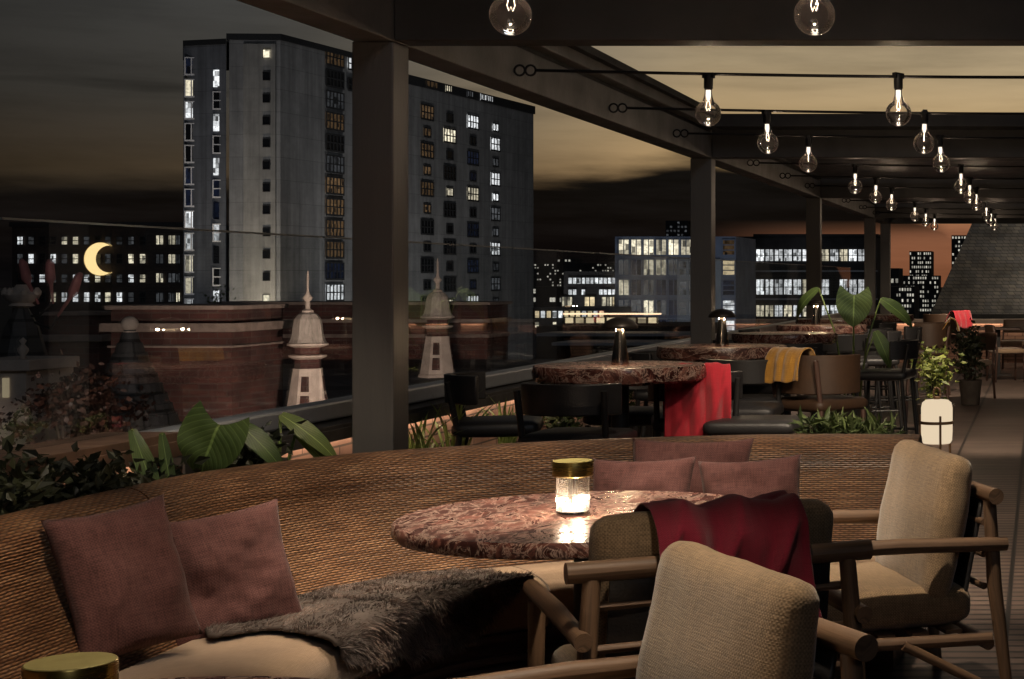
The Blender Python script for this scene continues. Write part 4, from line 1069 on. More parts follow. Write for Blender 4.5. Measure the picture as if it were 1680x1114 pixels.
# broad leaf plant: tip positions worked out in world then made local
bl = Vector((PX + .03, 6.0, PZ))
leaf_plant('elephant_ear_plant', 'plant with one broad glossy green leaf rising from the trough behind the sofa', 'plant', bl,
           [((.15, -.04, .41), (-.30, -.25, -.9), (.15, -.9, .35), .20, .23, 'heart', .35), ((.0, -.34, .42), (.42, -.2, -.8), (.5, -.7, .2), .34, .07, 'ovate', .3),
            ((.06, -.26, .40), (.25, -.2, -.9), (.3, -.9, .2), .30, .05, 'ovate', .2), ((.12, .16, .40), (.7, -.2, -.5), (.2, -.7, .6), .26, .09, 'ovate', .5)])
leaf_plant('strap_leaf_plant', 'plant with long pointed leaves in front of the base rail, left of the near post', 'plant', (PX + .12, 6.55, PZ - .02),
           [((.02, -.02, .42), (.72, -.1, -.42), (.3, -.75, .55), .30, .085, 'ovate', .5), ((.06, .02, .34), (.75, .0, -.66), (.4, -.7, .5), .36, .05, 'ovate', .5)], mat=strap_leaf_m)
leaf_plant('strap_leaf_plant', 'plant with one long pale leaf lying across the foot of the near post', 'plant', (PX + .62, 7.02, PZ - .02),
           [((-.04, -.02, .20), (.92, -.1, .12), (.1, -.7, .7), .36, .10, 'ovate', .5), ((.0, .0, .18), (-.8, .1, .3), (0, -.8, .6), .22, .05, 'ovate', .6)], mat=strap_leaf_m, pot=(.1, .02))
# second trough beyond the near post with spiky plants
tr2 = thing('planter_trough', 'dark planter trough beyond the near post holding spiky plants', 'planter', (GX + .22, 9.6, 0))
MB().box(-.12, .12, -1.5, 8.5, .003, .42).build('trough', planter_m, tr2, bev=.008); MB().box(-.10, .10, -1.45, 8.45, .421, .46).build('soil', soil, tr2)
def spiky(label, loc, n, L, wd, seed, mat=strap_leaf_m, spread=.9):
    r_ = random.Random(seed); t = thing('spiky_plant', label, 'plant', loc, 0, 'spiky plants in the trough'); mb = MB()
    for k in range(n):
        place_leaf(mb, L * r_.uniform(.7, 1.1), wd * r_.uniform(.7, 1.2), Vector((r_.uniform(-.04, .04), r_.uniform(-.06, .06), 0)), r_.uniform(0, 2 * PI), R(90) - abs(r_.gauss(0, spread * .35)), r_.uniform(-.4, .4), shape='strap', droop=r_.uniform(.1, .8), n=8, m=2)
    mb.build('foliage', mat, t, True); return t
spiky('spiky grassy plant just right of the near post', (GX + .25, 8.25, .46), 22, .42, .035, 1)
spiky('spiky grassy plant left of the black bar chair', (GX + .25, 8.75, .46), 26, .46, .035, 2)
spiky('spiky grassy plant under the left bar chair', (GX + .27, 9.5, .46), 20, .40, .03, 3)
for q, (Y, lab) in enumerate(((10.6, 'leafy green shrub in the far trough behind the nearest high table'), (12.0, 'leafy green shrub in the far trough behind the second high table'), (14.0, 'leafy green shrub in the far trough left of the broad leaved plant'))):
    bush('shrub', lab, 'shrub', (GX + .25, Y, .46), .25, .38, 700, .06, fol_mid, 'green shrubs in the far trough', seed=20 + q)
# feathery plants behind the sofa
pb = thing('planter_box', 'low dark planter box behind the wicker sofa', 'planter', (X(1388, 8.3), 8.3, 0))
MB().box(-.26, .26, -.15, .15, .002, .58).build('box', planter_m, pb, bev=.008); MB().box(-.24, .24, -.13, .13, .581, .60).build('soil', soil, pb)
bush('feathery_plant', 'feathery green plant behind the sofa back, left one of the pair', 'plant', (X(1362, 8.3), 8.3, .60), .14, .19, 380, .10, fol_mid, 'feathery plants behind the sofa', seed=41, narrow=True, stems=12)
bush('feathery_plant', 'feathery green plant behind the sofa back, right one of the pair', 'plant', (X(1416, 8.3), 8.3, .60), .14, .17, 340, .10, fol_mid, 'feathery plants behind the sofa', seed=42, narrow=True, stems=12)
# big potted plant among the bar tables
leaf_plant('elephant_ear_plant', 'tall potted plant with large heart shaped leaves among the high tables', 'plant', (X(1400, 13.9), 13.9, 0),
           [((-.28, -.1, 1.42), (-.75, -.1, -.62), (-.3, -.7, .6), .34, .13, 'ovate', .6), ((.02, -.12, 1.36), (.0, -.25, -.95), (.15, -.95, .2), .27, .29, 'heart', .15), 
            ((.24, -.1, 1.33), (.80, -.15, -.50), (.35, -.75, .55), .36, .15, 'ovate', .4), ((.20, -.15, 1.06), (.45, -.2, -.85), (.3, -.9, .3), .34, .14, 'ovate', .4), 
            ((-.02, .2, 1.30), (.2, .8, .1), (0, -.5, .8), .36, .25, 'ovate', .8)], pot=(.16, .42))
bush('trailing_plant', 'bright yellow green plant behind the white floor lantern', 'plant', (X(1536, 15.2), 15.2, .34), .20, .48, 420, .065, fol_lit, None, seed=51, pot=(.18, .335))
bush('potted_bush', 'dark bush in a pot beside the far dining chairs', 'plant', (X(1592, 19.5), 19.5, .30), .20, .62, 600, .07, fol_dark, None, seed=52, pot=(.14, .295))

# ------------------------------------------------------------------ neighbouring roofscape on the left
nb = thing('neighbour_building', 'dark brick neighbouring building with a slate roof beyond the glass balustrade', 'building', (-13, 24, -25))
MB().box(-9, 6.9, -17.5, 14, 0, 24.2).build('wall', dark_brick, nb)
def slab(name, pts_low, pts_high, th, mat, parent):
    m = MB(); a, b = pts_low; c, d = pts_high
    q = [Vector(a), Vector(b), Vector(d), Vector(c)]; n = (q[1] - q[0]).cross(q[3] - q[0]).normalized() * th
    m.add(q + [p - n for p in q], [(0, 1, 2, 3), (7, 6, 5, 4), (0, 4, 5, 1), (1, 5, 6, 2), (2, 6, 7, 3), (3, 7, 4, 0)]); return m.build(name, mat, parent)
o = MB(); L0 = Vector((-13, 24, -25))
def rel(x, y, z): return (x - L0.x, y - L0.y, z - L0.z)
m = MB(); m.add([rel(-16, 18.5, -.30), rel(-6.2, 18.5, -.30), rel(-6.2, 26, .22), rel(-16, 26, .22), rel(-16, 18.5, -.8), rel(-6.2, 18.5, -.8), rel(-6.2, 26, -.8), rel(-16, 26, -.8)],
      [(0, 1, 2, 3), (4, 7, 6, 5), (0, 4, 5, 1), (1, 5, 6, 2), (2, 6, 7, 3), (3, 7, 4, 0)]); m.build('roof', slate, nb)
def roof_z(Y): return -.30 + (Y - 18.5) * .52 / 7.5
# brick parapet block across the back with stone bands
bp = thing('brick_parapet', 'long red brick parapet with pale stone bands behind the two white turrets', 'wall', (-10.5, 26.6, 0))
MB().box(-2.6, 1.75, -.5, .5, .15, 1.08).build('wall', red_brick, bp)
m = MB()
for z, p in ((1.08, .06), (.80, .05), (.56, .03)): m.box(-2.6 - p, 1.75 + p, -.5 - p, .5 + p, z, z + (.06 if z < 1 else .05))
m.build('stone_band', band_stone, bp, bev=.008)
def stack(label, px0, px1, Y, top, dep, bands, zb):
    x0, x1 = X(px0, Y), X(px1, Y); t = thing('brick_chimney', label, 'chimney', ((x0 + x1) / 2, Y + dep / 2, zb)); h = (x1 - x0) / 2
    zt = Z(top, Y) - zb
    MB().box(-h, h, -dep / 2, dep / 2, 0, zt).build('stack', red_brick, t)
    m = MB()
    for (py, hh, pr) in bands:
        z = Z(py, Y) - zb; m.box(-h - pr, h + pr, -dep / 2 - pr, dep / 2 + pr, z - hh, z)
    m.build('stone_band', band_stone, t, bev=.006); return t
stack('broad red brick chimney stack with three pale stone bands behind the slate cone', 182, 380, 19.2, 506, 1.3, [(501, .05, .05), (530, .10, .09), (567, .025, .03)], -.85)
stack('small red brick chimney stack with a stone cornice at the left', 72, 162, 22, 514, 1.0, [(512, .045, .04), (549, .09, .09)], -.85)
# slate cone with ball finial
cn = thing('slate_cone_roof', 'dark slate conical turret roof with a pale ball finial', 'turret roof', (X(213, 16), 16, -.8))
zt = Z(545, 16) + .8
m = MB(); rr = []
for k in range(19):
    q = k / 18; z = zt * q; r = .78 * (1 - q) ** 1.05 + .045
    rr += [(r + .012, z), (r - .012 + .0, z + zt / 18 * .98)]
m.lathe(rr, 28, cap=True); m.build('roof', slate, cn, False)
m = MB(); m.lathe([(.06, zt), (.05, zt + .02)] + [(max(.001, .076 * math.cos(a)), zt + .08 + .076 * math.sin(a)) for a in [R(-60 + 150 * k / 12) for k in range(13)]], 24); m.build('finial', stone, cn, True)
# white lantern turrets
def turret(label, loc, k):
    t = thing('roof_turret', label, 'turret', loc, R(14), 'white roof turrets on the neighbouring building'); t.scale = (k, k, k)
    oc = PI / 8
    m = MB(); m.lathe([(.30, 0), (.30, .05), (.275, .06), (.185, .66), (.19, .68)], 8, ph=oc); m.build('base', stone, t)
    # dark brick openings on three visible sides
    m = MB()
    for s in range(8):
        a = -PI / 2 + PI / 4 * s; c = Vector((math.cos(a), math.sin(a), 0)); d = Vector((-c.y, c.x, 0))
        if s % 2: continue
        for (z0, z1) in ((.13, .33), (.38, .58)):
            def rad(z): return (.275 - (z - .06) * .15) * math.cos(PI / 8) + .004
            w0, w1 = rad(z0) * .24, rad(z1) * .24
            m.add([c * rad(z0) - d * w0 + Vector((0, 0, z0)), c * rad(z0) + d * w0 + Vector((0, 0, z0)), c * rad(z1) + d * w1 + Vector((0, 0, z1)), c * rad(z1) - d * w1 + Vector((0, 0, z1)),
                   c * (rad(z0) - .03) - d * w0 + Vector((0, 0, z0)), c * (rad(z0) - .03) + d * w0 + Vector((0, 0, z0)), c * (rad(z1) - .03) + d * w1 + Vector((0, 0, z1)), c * (rad(z1) - .03) - d * w1 + Vector((0, 0, z1))],
                  [(0, 1, 2, 3), (4, 7, 6, 5), (0, 4, 5, 1), (1, 5, 6, 2), (2, 6, 7, 3), (3, 7, 4, 0)])
    m.build('brick_opening', red_brick, t)
    m = MB(); m.lathe([(.165, .68), (.16, .98)], 8, ph=oc); m.build('neck', red_brick, t)
    m = MB(); m.lathe([(.165, .80), (.235, .835), (.235, .855), (.165, .865)], 24); m.lathe([(.17, .955), (.255, .985), (.255, 1.01), (.20, 1.03)], 24); m.build('ring', stone, t, True, auto=40)
    m = MB(); m.lathe([(.245, 1.01), (.215, 1.06), (.195, 1.14), (.185, 1.24), (.165, 1.33), (.12, 1.395), (.07, 1.42)], 8, ph=oc); m.build('dome', lead, t)
    m = MB(); m.lathe([(.07, 1.41), (.075, 1.44), (.03, 1.47), (.028, 1.56), (.06, 1.60), (.062, 1.62), (.025, 1.66), (.016, 1.72), (.014, 1.90), (.002, 1.98)], 16); m.build('finial', stone, t, True, auto=50)
    return t
tu = turret('pale roof turret left of the near post, larger of the two', (X(505, 20), 20, roof_z(20) - .02), .92 * 1.0)
t2 = dup(tu, (X(718, 24), 24, roof_z(24) - .02), label='pale roof turret right of the near post, smaller of the two'); t2.scale = (.92, .92, .88)
# stone dormer at the far left
dm = thing('stone_dormer', 'small pale stone dormer with a lit window and ball finials at the left edge', 'dormer', (X(25, 14.5), 14.5, -.8))
zt = Z(588, 14.5) + .8
MB().box(-.22, .22, -.2, .5, 0, zt - .1).build('wall', stone, dm); MB().box(-.28, .28, -.26, .5, zt - .098, zt).build('cornice', stone, dm, bev=.01)
MB().box(.02, .075, -.215, -.202, zt - .33, zt - .16).build('window', win_warm, dm)
for xx in (-.13, .13): MB().lathe([(.03, zt), (.02, zt + .03), (.045, zt + .07), (.045, zt + .09), (.012, zt + .13), (.03, zt + .16), (.001, zt + .19)], 14, c=(xx, -.1, 0)).build('finial', stone, dm, True)
# dark spire with ornate crown and pink pinnacles
sp = thing('ornate_spire', 'dark pointed spire with a pale ornate crown and three pink pinnacles', 'spire', (X(36, 17), 17, -.8))
zt = Z(505, 17) + .8
MB().lathe([(.62, 0), (.40, zt * .45), (.16, zt * .9), (.06, zt)], 8).build('roof', slate, sp)
m = MB(); m.lathe([(.06, zt), (.12, zt + .02), (.09, zt + .05), (.15, zt + .09), (.17, zt + .14), (.10, zt + .17), (.05, zt + .24)], 16)
for k in range(7): a = 2 * PI * k / 7; m.lathe([(.03, 0), (.035, .04), (.005, .08)], 8, c=(.15 * math.cos(a), .15 * math.sin(a), zt + .13))
m.build('crown', stone, sp, True, auto=40)
pinkm = plain('pink_terracotta', (.42, .16, .16), .7)
for (dx_, lean, h0) in ((.07, .10, .30), (.30, .02, .30), (.50, -.14, .16)):
    m = MB(); m.tube([(dx_ + lean, 0, zt + h0 - .26), (dx_, 0, zt + h0 - .05), (dx_ - lean * .2, 0, zt + h0 + .0), (dx_ - lean * .6, 0, zt + h0 + .16), (dx_ - lean * .8, 0, zt + h0 + .20)], [.012, .02, .05, .04, .02], 10)
    m.build('pinnacle', pinkm, sp, True)
for (dx_, h0) in ((.30, .04), (.50, -.10)): MB().tube([(0, 0, zt - .1), (dx_ * .6, 0, zt + h0 - .12), (dx_ + (.02 if dx_ < .4 else -.13), 0, zt + h0 + .02)], .014, 8).build('bracket', iron, sp, True)
# copper tree on the neighbour's roof
def roof_tree(label, loc, rad, hgt, n, ls, mat, seed):
    r_ = random.Random(seed); t = thing('small_tree', label, 'tree', loc); mb = MB(); st = MB()
    st.tube([(0, 0, 0), (.02, 0, hgt * .35), (0, .03, hgt * .6)], [.05, .04, .02], 8)
    cs = []
    for k in range(22):
        a = r_.uniform(0, 2 * PI); h = r_.uniform(.15, 1); q = rad * math.sqrt(max(.02, 1 - (h * 1.5 - .7) ** 2)) * r_.uniform(.3, 1)
        c = Vector((q * math.cos(a), q * math.sin(a), hgt * h)); cs.append(c); st.tube([(0, 0, hgt * .3), (c.x * .5, c.y * .5, hgt * .3 + (c.z - hgt * .3) * .6), c], [.022, .014, .005], 6)
    for k in range(n):
        c = r_.choice(cs); p = c + Vector((r_.gauss(0, 1), r_.gauss(0, 1), r_.gauss(0, .8))) * rad * .2
        d = Vector((r_.gauss(0, 1), r_.gauss(0, 1), r_.gauss(0, 1))).normalized(); s_ = d.cross(Vector((r_.gauss(0, 1), r_.gauss(0, 1), r_.gauss(0, 1)))).normalized(); L = ls * r_.uniform(.6, 1.5)
        mb.add([p, p + d * L * .5 - s_ * L * .3, p + d * L, p + d * L * .5 + s_ * L * .3], [(0, 1, 2, 3)])
    mb.build('crown', mat, t); st.build('trunk', bark, t, True); return t
roof_tree('copper leaved tree at the left beside the slate cone', (X(112, 13.6), 13.6, -.8), .46, 1.42, 5200, .05, fol_red, 5)
roof_tree('dark leafy tree behind the slate cone and the brick chimney', (X(165, 15.2), 15.2, -.8), .40, 1.3, 2600, .05, fol_red, 6)
roof_tree('small pale leaved tree in front of the tower base', (X(384, 21), 21, -.8), .45, 2.25, 700, .045, fol_mid, 9)

# ------------------------------------------------------------------ city buildings
WCACHE = {}
def window_mesh(wd, hg, mat, frame, nx, ny, bar):
    key = (round(wd, 2), round(hg, 2), mat.name, frame.name if frame else '', nx, ny)
    if key in WCACHE: return WCACHE[key]
    m = MB(); m.mat(0).box(-wd / 2, wd / 2, -.03, .05, 0, hg)
    if frame:
        m.mat(1)
        for i in range(nx + 1):
            x = -wd / 2 + wd * i / nx; m.box(x - bar / 2, x + bar / 2, -.12, -.032, -bar / 2, hg + bar / 2)
        for j in range(ny + 1):
            z = hg * j / ny; b = bar * (1.5 if j == 0 else 1); m.box(-wd / 2 - bar * .49, wd / 2 + bar * .49, -.115, -.034, z - b / 2, z + b / 2)
    o = m.build('window', [mat] + ([frame] if frame else [])); me = o.data; bpy.data.objects.remove(o); WCACHE[key] = me; return me
def window(parent, P, rz, wd, hg, mat, frame=None, nx=1, ny=1, bar=.12):
    o = bpy.data.objects.new('window', window_mesh(wd, hg, mat, frame, nx, ny, bar)); COL.objects.link(o); o.parent = parent
    o.location = Vector(P) - parent.location; o.rotation_euler = (0, 0, rz - parent.rotation_euler[2]); return o
rw = random.Random(12)
# --- tall tower: end face towards the camera, long side running away
def sideY(px): return 307260 / (1996.6 - px)
def sideX(Y): return -92.2 + .108 * (Y - 200)
SIDE_RZ = math.atan2(1, .108)
tw = thing('tower_block', 'tall grey concrete tower block with lit windows, left of the near post', 'tower', (X(380, 210), 210, -25))
b0_ = tw.location
def relp(pts): return [(x - b0_.x, y - b0_.y) for x, y in pts]
foot1 = relp([(X(301, 203), 203), (X(371, 201.2), 201.2), (X(371, 216), 216), (X(301, 216), 216)])
foot2 = relp([(X(371, 200), 200) , (X(460, 200), 200), (sideX(229), 229), (X(371, 229) - 4, 229)])
ztop = Z(66, 200) + 25
MB().prism(foot1, 0, ztop - .3).build('wall', concrete_blue, tw); 
foot2 = relp([(X(376, 199.6), 199.6), (X(460, 200), 200), (sideX(229), 229), (X(376, 229), 229)])
MB().prism(foot2, 0, ztop).build('wall', concrete, tw)
m = MB(); m.prism(relp([(X(371.2, 199.4), 199.4), (X(461, 199.7), 199.7), (sideX(229) + .3, 229.2), (X(371.2, 229.2), 229.2)]), ztop + .003, ztop + .75); m.prism(relp([(X(300, 202.6), 202.6), (X(371, 200.9), 200.9), (X(371, 216), 216), (X(300, 216), 216)]), ztop - .297, ztop + .35)
m.build('roof', roof_dark, tw)
# pale stair panel on the end face
MB().prism(relp([(X(399, 199.4), 199.4), (X(452, 199.6), 199.6), (X(452, 199.9), 199.9), (X(399, 199.75), 199.75)]), 0, ztop - .5).build('stair_panel', concrete_pale, tw)
for r in range(15):
    zz = Z(120, 201) - r * 2.70
    lit = rw.random()
    mt = win_white if lit > .66 else (win_pale if lit > .52 else (win_blue if lit > .25 else win_dark))
    window(tw, (X(315, 202.7), 202.62, zz + (.0)), R(5.5), 1.5, 2.1, mt, white_frame, 2, 1, .13)
for r in range(14):
    zz = Z(142, 201) - r * 2.70
    lit = rw.random(); mt = win_white if lit > .62 else (win_pale if lit > .5 else (win_blue if lit > .3 else win_dark))
    window(tw, (X(357, 201.5), 201.5, zz), R(5.5), 1.0, 2.1, mt, white_frame if r % 2 else None, 1, 2, .12)
for r in range(13):
    zz = Z(96, 200) - r * 2.70
    window(tw, (X(438, 199.5), 199.42, zz), 0, .85, 1.0, win_dark if r not in (0, 11) else win_pale, dark_facade, 1, 1, .05)
for r in range(14):
    Yc = sideY(548); zz = Z(108, Yc) - r * 2.75
    mt = (win_amber if rw.random() > .25 else (win_dark if rw.random() > .4 else win_dim)) if r < 10 else (win_white if r > 10 else win_blue)
    window(tw, (sideX(Yc) + .1, Yc, zz), SIDE_RZ, 4.2, 2.1, mt, roof_dark, 5, 2, .16)
    if r < 2: window(tw, (sideX(217) + .1, 216.5, zz), SIDE_RZ, 2.6, 1.6, win_white if r == 0 else win_dark, roof_dark, 3, 2, .16)
for r in range(14):
    Yc = 222.5; zz = Z(108, sideY(548)) - r * 2.75
    if r % 2 == 0: window(tw, (sideX(Yc) + .1, Yc, zz), SIDE_RZ, 2.6, 1.6, win_dark, roof_dark, 3, 2, .16)
# --- lower slab continuing behind
ts = thing('slab_block', 'grey concrete slab block with scattered lit windows, right of the near post', 'tower', (-86, 250, -25))
b0_ = ts.location
zt2 = Z(149, 240) + 25
MB().prism(relp([(sideX(229.4), 229.4), (sideX(274), 274), (sideX(274) - 14, 274), (sideX(229.4) - 14, 229.4)]), 0, zt2).build('wall', concrete, ts)
MB().prism(relp([(sideX(229.4) + .25, 229.4), (sideX(274) + .25, 274.2), (sideX(274) - 14, 274.2), (sideX(229.4) - 14, 229.4)]), zt2 + .003, zt2 + 1.3).build('roof', roof_dark, ts)
for px, mt in ((705, win_amber), (733, win_pale), (768, win_dim), (790, win_white), (801, win_white)):
    Yc = sideY(px); window(ts, (sideX(Yc) + .3, Yc, zt2 - 25 + .15), SIDE_RZ, 3.4 if px == 705 else 1.9, 1.0, mt, roof_dark, 3, 1, .2)
for ci, px in enumerate((700, 737, 775, 812)):
    Yc = sideY(px)
    for r in range(14):
        zz = Z(196, sideY(700)) - r * 2.75; l = rw.random(); big = (r + ci) % 2 == 0
        if ci == 0: mt = win_amber if r < 6 else (win_dark if l < .7 else win_amber)
        elif ci == 1: mt = win_pale if l > .55 else win_dark
        elif ci == 2: mt = win_white if l > .68 else (win_pale if l > .5 else (win_blue if l > .25 else win_dark))
        else: mt = win_white if l > .35 else win_dim
        if big: window(ts, (sideX(Yc) + .06, Yc, zz), SIDE_RZ, 3.7 if ci < 3 else 3.2, 2.0, mt, roof_dark, 4 if ci < 3 else 3, 2, .17)
        else: window(ts, (sideX(Yc) + .06, Yc, zz + .3), SIDE_RZ, 2.0, 1.2, mt, roof_dark, 2 if ci != 1 else 1, 1, .17)
# --- dark brick building with the moon
bl_ = thing('brick_office', 'dark brick building with rows of small lit windows behind the crescent moon sign', 'building', (X(160, 258), 258, -25))
zt3 = Z(372, 250) + 25
MB().box(X(20, 250) - bl_.location.x, X(302, 250) - bl_.location.x, -8, 10, 0, zt3).build('wall', dark_brick, bl_)
MB().box(X(20, 250) - bl_.location.x - .3, X(302, 250) - bl_.location.x + .3, -8.3, 10, zt3 + .003, zt3 + .7).build('roof', roof_dark, bl_)
for r, py in enumerate((402, 433, 464, 496)):
    for c in range(12):
        px = 34 + c * 18.2 if c < 8 else 178 + (c - 8) * 19
        l = rw.random() + (.12 if r in (1, 3) else 0)
        mt = win_white if l > .84 else (win_pale if l > .64 else (win_dim if l > .40 else win_dark))
        window(bl_, (X(px, 250), 249.9, Z(py, 250)), 0, .95, 1.55 if r in (1, 3) else 1.3, mt, roof_dark, 1, 2, .12)
    for px in (263, 283, 293):
        l = rw.random(); window(bl_, (X(px, 250), 249.9, Z(py, 250)), 0, 1.2 if px != 293 else .7, 1.5, win_pale if l > .45 else win_dim, roof_dark, 2, 1, .12)
mo = thing('moon_sign', 'glowing yellow crescent moon sign on the dark brick building', 'sign', (X(166, 249.3), 249.3, Z(425, 249.3)))
R1, R2, off = 2.55, 2.05, 1.12
# crescent: outer circle minus circle shifted to the right
pts = []; xi = (off * off + R1 * R1 - R2 * R2) / (2 * off); a1 = math.acos(xi / R1); a2 = math.acos((xi - off) / R2)
for k in range(41):
    a = a1 + (2 * PI - 2 * a1) * k / 40; pts.append((R1 * math.cos(a), R1 * math.sin(a)))
inner = []
for k in range(1, 40):
    a = (2 * PI - a2) - (2 * PI - 2 * a2) * k / 40; inner.append((off + R2 * math.cos(a), R2 * math.sin(a)))
m = MB(); n = len(pts); q = len(inner)
# strip triangulation of the crescent
out_r = [pts[0]] + pts[1:-1] + [pts[-1]]; inn_r = [pts[0]] + inner[::-1] + [pts[-1]]
vs = [(x, -.15, z) for x, z in out_r] + [(x, -.15, z) for x, z in inn_r] + [(x, .2, z) for x, z in out_r] + [(x, .2, z) for x, z in inn_r]
N_ = len(out_r); fs = []
for k in range(N_ - 1):
    fs += [(k, k + 1, N_ + k + 1, N_ + k), (2 * N_ + k, 3 * N_ + k, 3 * N_ + k + 1, 2 * N_ + k + 1), (k, 2 * N_ + k, 2 * N_ + k + 1, k + 1), (N_ + k, N_ + k + 1, 3 * N_ + k + 1, 3 * N_ + k)]
m.add(vs, fs); m.build('crescent', moon_glow, mo, merge=True)
for bz in (-1.3, .9): MB().box(-1.75, -1.55, .2, .68, bz, bz + .16).build('bracket', iron, mo)
m = MB(); m.tube([(x, -.16, z) for x, z in pts], .06, 6, cap=False); m.build('frame', brass, mo, True)
lamp('POINT', (-1.9, .42, 0), 260, (1, .72, .36), mo, .15)

# --- blue clad building
bb = thing('blue_office', 'blue clad building with a grid of tall lit windows beside the second post', 'building', (X(1080, 205), 205, -25))
zb3 = Z(388, 200) + 25; bx0, bx1, bx2 = X(1009, 200), X(1112, 200), X(1207, 200)
MB().box(bx0 - bb.location.x, bx2 - bb.location.x, -5, 9, 0, zb3).build('wall', blue_metal, bb)
MB().box(bx1 - bb.location.x, X(1183, 200) - bb.location.x, -5.35, -5.004, 0, Z(425, 200) + 25).build('pale_wing', pale_clad, bb)
for r in range(5):
    py = 419 + r * 33
    for c in range(6):
        px = 1024 + c * 20.4
        if r > 0 and c > 4: continue
        l = rw.random()
        mt = win_pale if (r == 0 or (r == 1 and c in (2, 3)) or l > .80) else (win_blue if l > .35 else win_dim)
        window(bb, (X(px, 200), 199.9, Z(py, 200)), 0, 1.28, 1.95, mt, blue_metal, 2, 1, .10)
    for px in (1196,):
        window(bb, (X(px, 200), 199.9, Z(py, 200)), 0, 1.5, 1.9, (win_amber, win_warm, win_blue, win_white, win_white)[r], blue_metal, 1, 3, .12)
    for px in (1122, 1138, 1160):
        window(bb, (X(px, 200), 199.55, Z(py + 33, 200)), 0, .95, 1.75, win_dim if rw.random() > .15 else win_pale, pale_clad, 1, 2, .12)
# --- dark office with long bands of light
do = thing('dark_office', 'wide dark office building with long bands of white lit windows behind the far posts', 'building', (X(1320, 268), 268, -25))
MB().box(X(1207, 260) - do.location.x, X(1438, 260) - do.location.x, -8, 10, 0, Z(388, 260) + 25).build('wall', dark_facade, do)
MB().box(X(1240, 262) - do.location.x, X(1438, 260) - do.location.x + .3, -8.4, 10, Z(388, 260) + 25.003, Z(384, 260) + 25).build('roof', roof_dark, do)
for (pa, hh) in ((429, 1.95), (484, 2.5), (520, 1.9)):
    for c in range(15):
        px = 1217 + c * 15.2
        if rw.random() < .10: continue
        window(do, (X(px, 260), 259.9, Z(pa, 260)), 0, 1.30, hh, win_white if rw.random() > .25 else win_pale, roof_dark, 2, 2, .10)
for (pa,) in ((446,), (492,)):
    MB().box(X(1207, 260) - do.location.x - .2, X(1438, 260) - do.location.x + .2, -8.6, -8.02, Z(pa, 260) + 25, Z(pa, 260) + 25.25).build('ledge', pale_clad, do)
# --- low office and market lights left of the blue building
lo = thing('low_office', 'low dark office with strips of white light left of the blue building', 'building', (X(950, 238), 238, -25))
MB().box(X(925, 230) - lo.location.x, X(1012, 230) - lo.location.x, -8, 8, 0, Z(445, 230) + 25).build('wall', dark_facade, lo)
for pa, hh in ((466, .9), (484, .8)):
    for c in range(11):
        if rw.random() < .1: continue
        window(lo, (X(936 + c * 7.2, 230), 229.9, Z(pa, 230)), 0, .55, hh, win_white, roof_dark, 1, 1, .06)
for c, px in enumerate((925, 962, 990, 1003)): window(lo, (X(px + 6, 230), 229.9, Z(503, 230)), 0, 1.5, 1.4, win_warm if c % 2 else win_pale, roof_dark, 2, 1, .12)
lb_ = thing('corner_block', 'low block with warm shop windows at the foot of the slab block', 'building', (X(900, 190), 190, -25))
MB().box(X(874, 185) - lb_.location.x, X(1000, 185) - lb_.location.x, -5, 5, 0, Z(505, 185) + 25).build('wall', dark_facade, lb_)
for c in range(12):
    px = 882 + c * 9.6
    if rw.random() < .25: continue
    window(lb_, (X(px, 185), 184.9, Z(522, 185)), 0, .55, .85, win_warm if rw.random() > .45 else win_white, roof_dark, 1, 1, .07)
    if rw.random() > .4: window(lb_, (X(px, 185), 184.9, Z(538, 185)), 0, .5, .7, win_pale, roof_dark, 1, 1, .07)
for c in range(3): window(lb_, (X(812 + c * 16, 184), 184.9, Z(604, 184)), 0, .9, 1.6, win_warm, roof_dark, 1, 1, .1) if False else None
# --- far towers, a few pixels each
def far_tower(label, px0, px1, top, Y, nx, ny, p, mat=win_dot, base=525, wall=dark_facade, name='far_tower'):
    t = thing(name, label, 'tower', (X((px0 + px1) / 2, Y), Y + 6, -25), 0, 'distant towers on the skyline'); h = (X(px1, Y) - X(px0, Y)) / 2
    zt = Z(top, Y); MB().box(-h, h, -6, 6, 0, zt + 25).build('wall', wall, t)
    zb = Z(base, Y); sx_ = 2 * h / nx; sz_ = (zt - zb) / ny
    for i in range(nx):
        for j in range(ny):
            if rw.random() < p: window(t, (X((px0 + px1) / 2, Y) - h + sx_ * (i + .5), Y - .1, zb + sz_ * (j + .2)), 0, sx_ * .55, sz_ * .5, mat)
    return t
far_tower('slim distant tower with dotted lights left of the blue building', 914, 943, 424, 700, 5, 12, .55, base=500)
far_tower('short distant tower with faint lights beside the slab block', 876, 908, 452, 650, 6, 7, .5, base=500)
far_tower('faint distant tower rising behind the blue building roof', 1092, 1128, 362, 900, 6, 5, .55, win_dim, 395)
far_tower('thin distant mast tower just left of the second post', 1134, 1143, 330, 900, 2, 9, .7, win_dim, 395)
far_tower('broad distant tower full of lights between the last post and the slate roof', 1492, 1528, 412, 500, 11, 14, .6, base=515)
far_tower('low distant block of lights left of the slate roof', 1466, 1540, 452, 480, 19, 8, .55, base=512)
far_tower('slim distant tower partly hidden by the slate roof', 1561, 1586, 386, 600, 5, 10, .55, base=455)
far_tower('low dark block with few lights right of the dark office', 1438, 1475, 440, 420, 5, 6, .3, base=520)
far_tower('wide dark block behind the low office roofs', 850, 1012, 470, 420, 10, 5, .25, base=540, name='far_block')

far_tower('wide low block speckled with small lights beyond the low office', 868, 1008, 432, 520, 34, 9, .26, base=475, name='far_block')
far_tower('pale speckled block behind the bar tables at the right', 1440, 1500, 470, 300, 14, 5, .5, base=515, name='far_block')
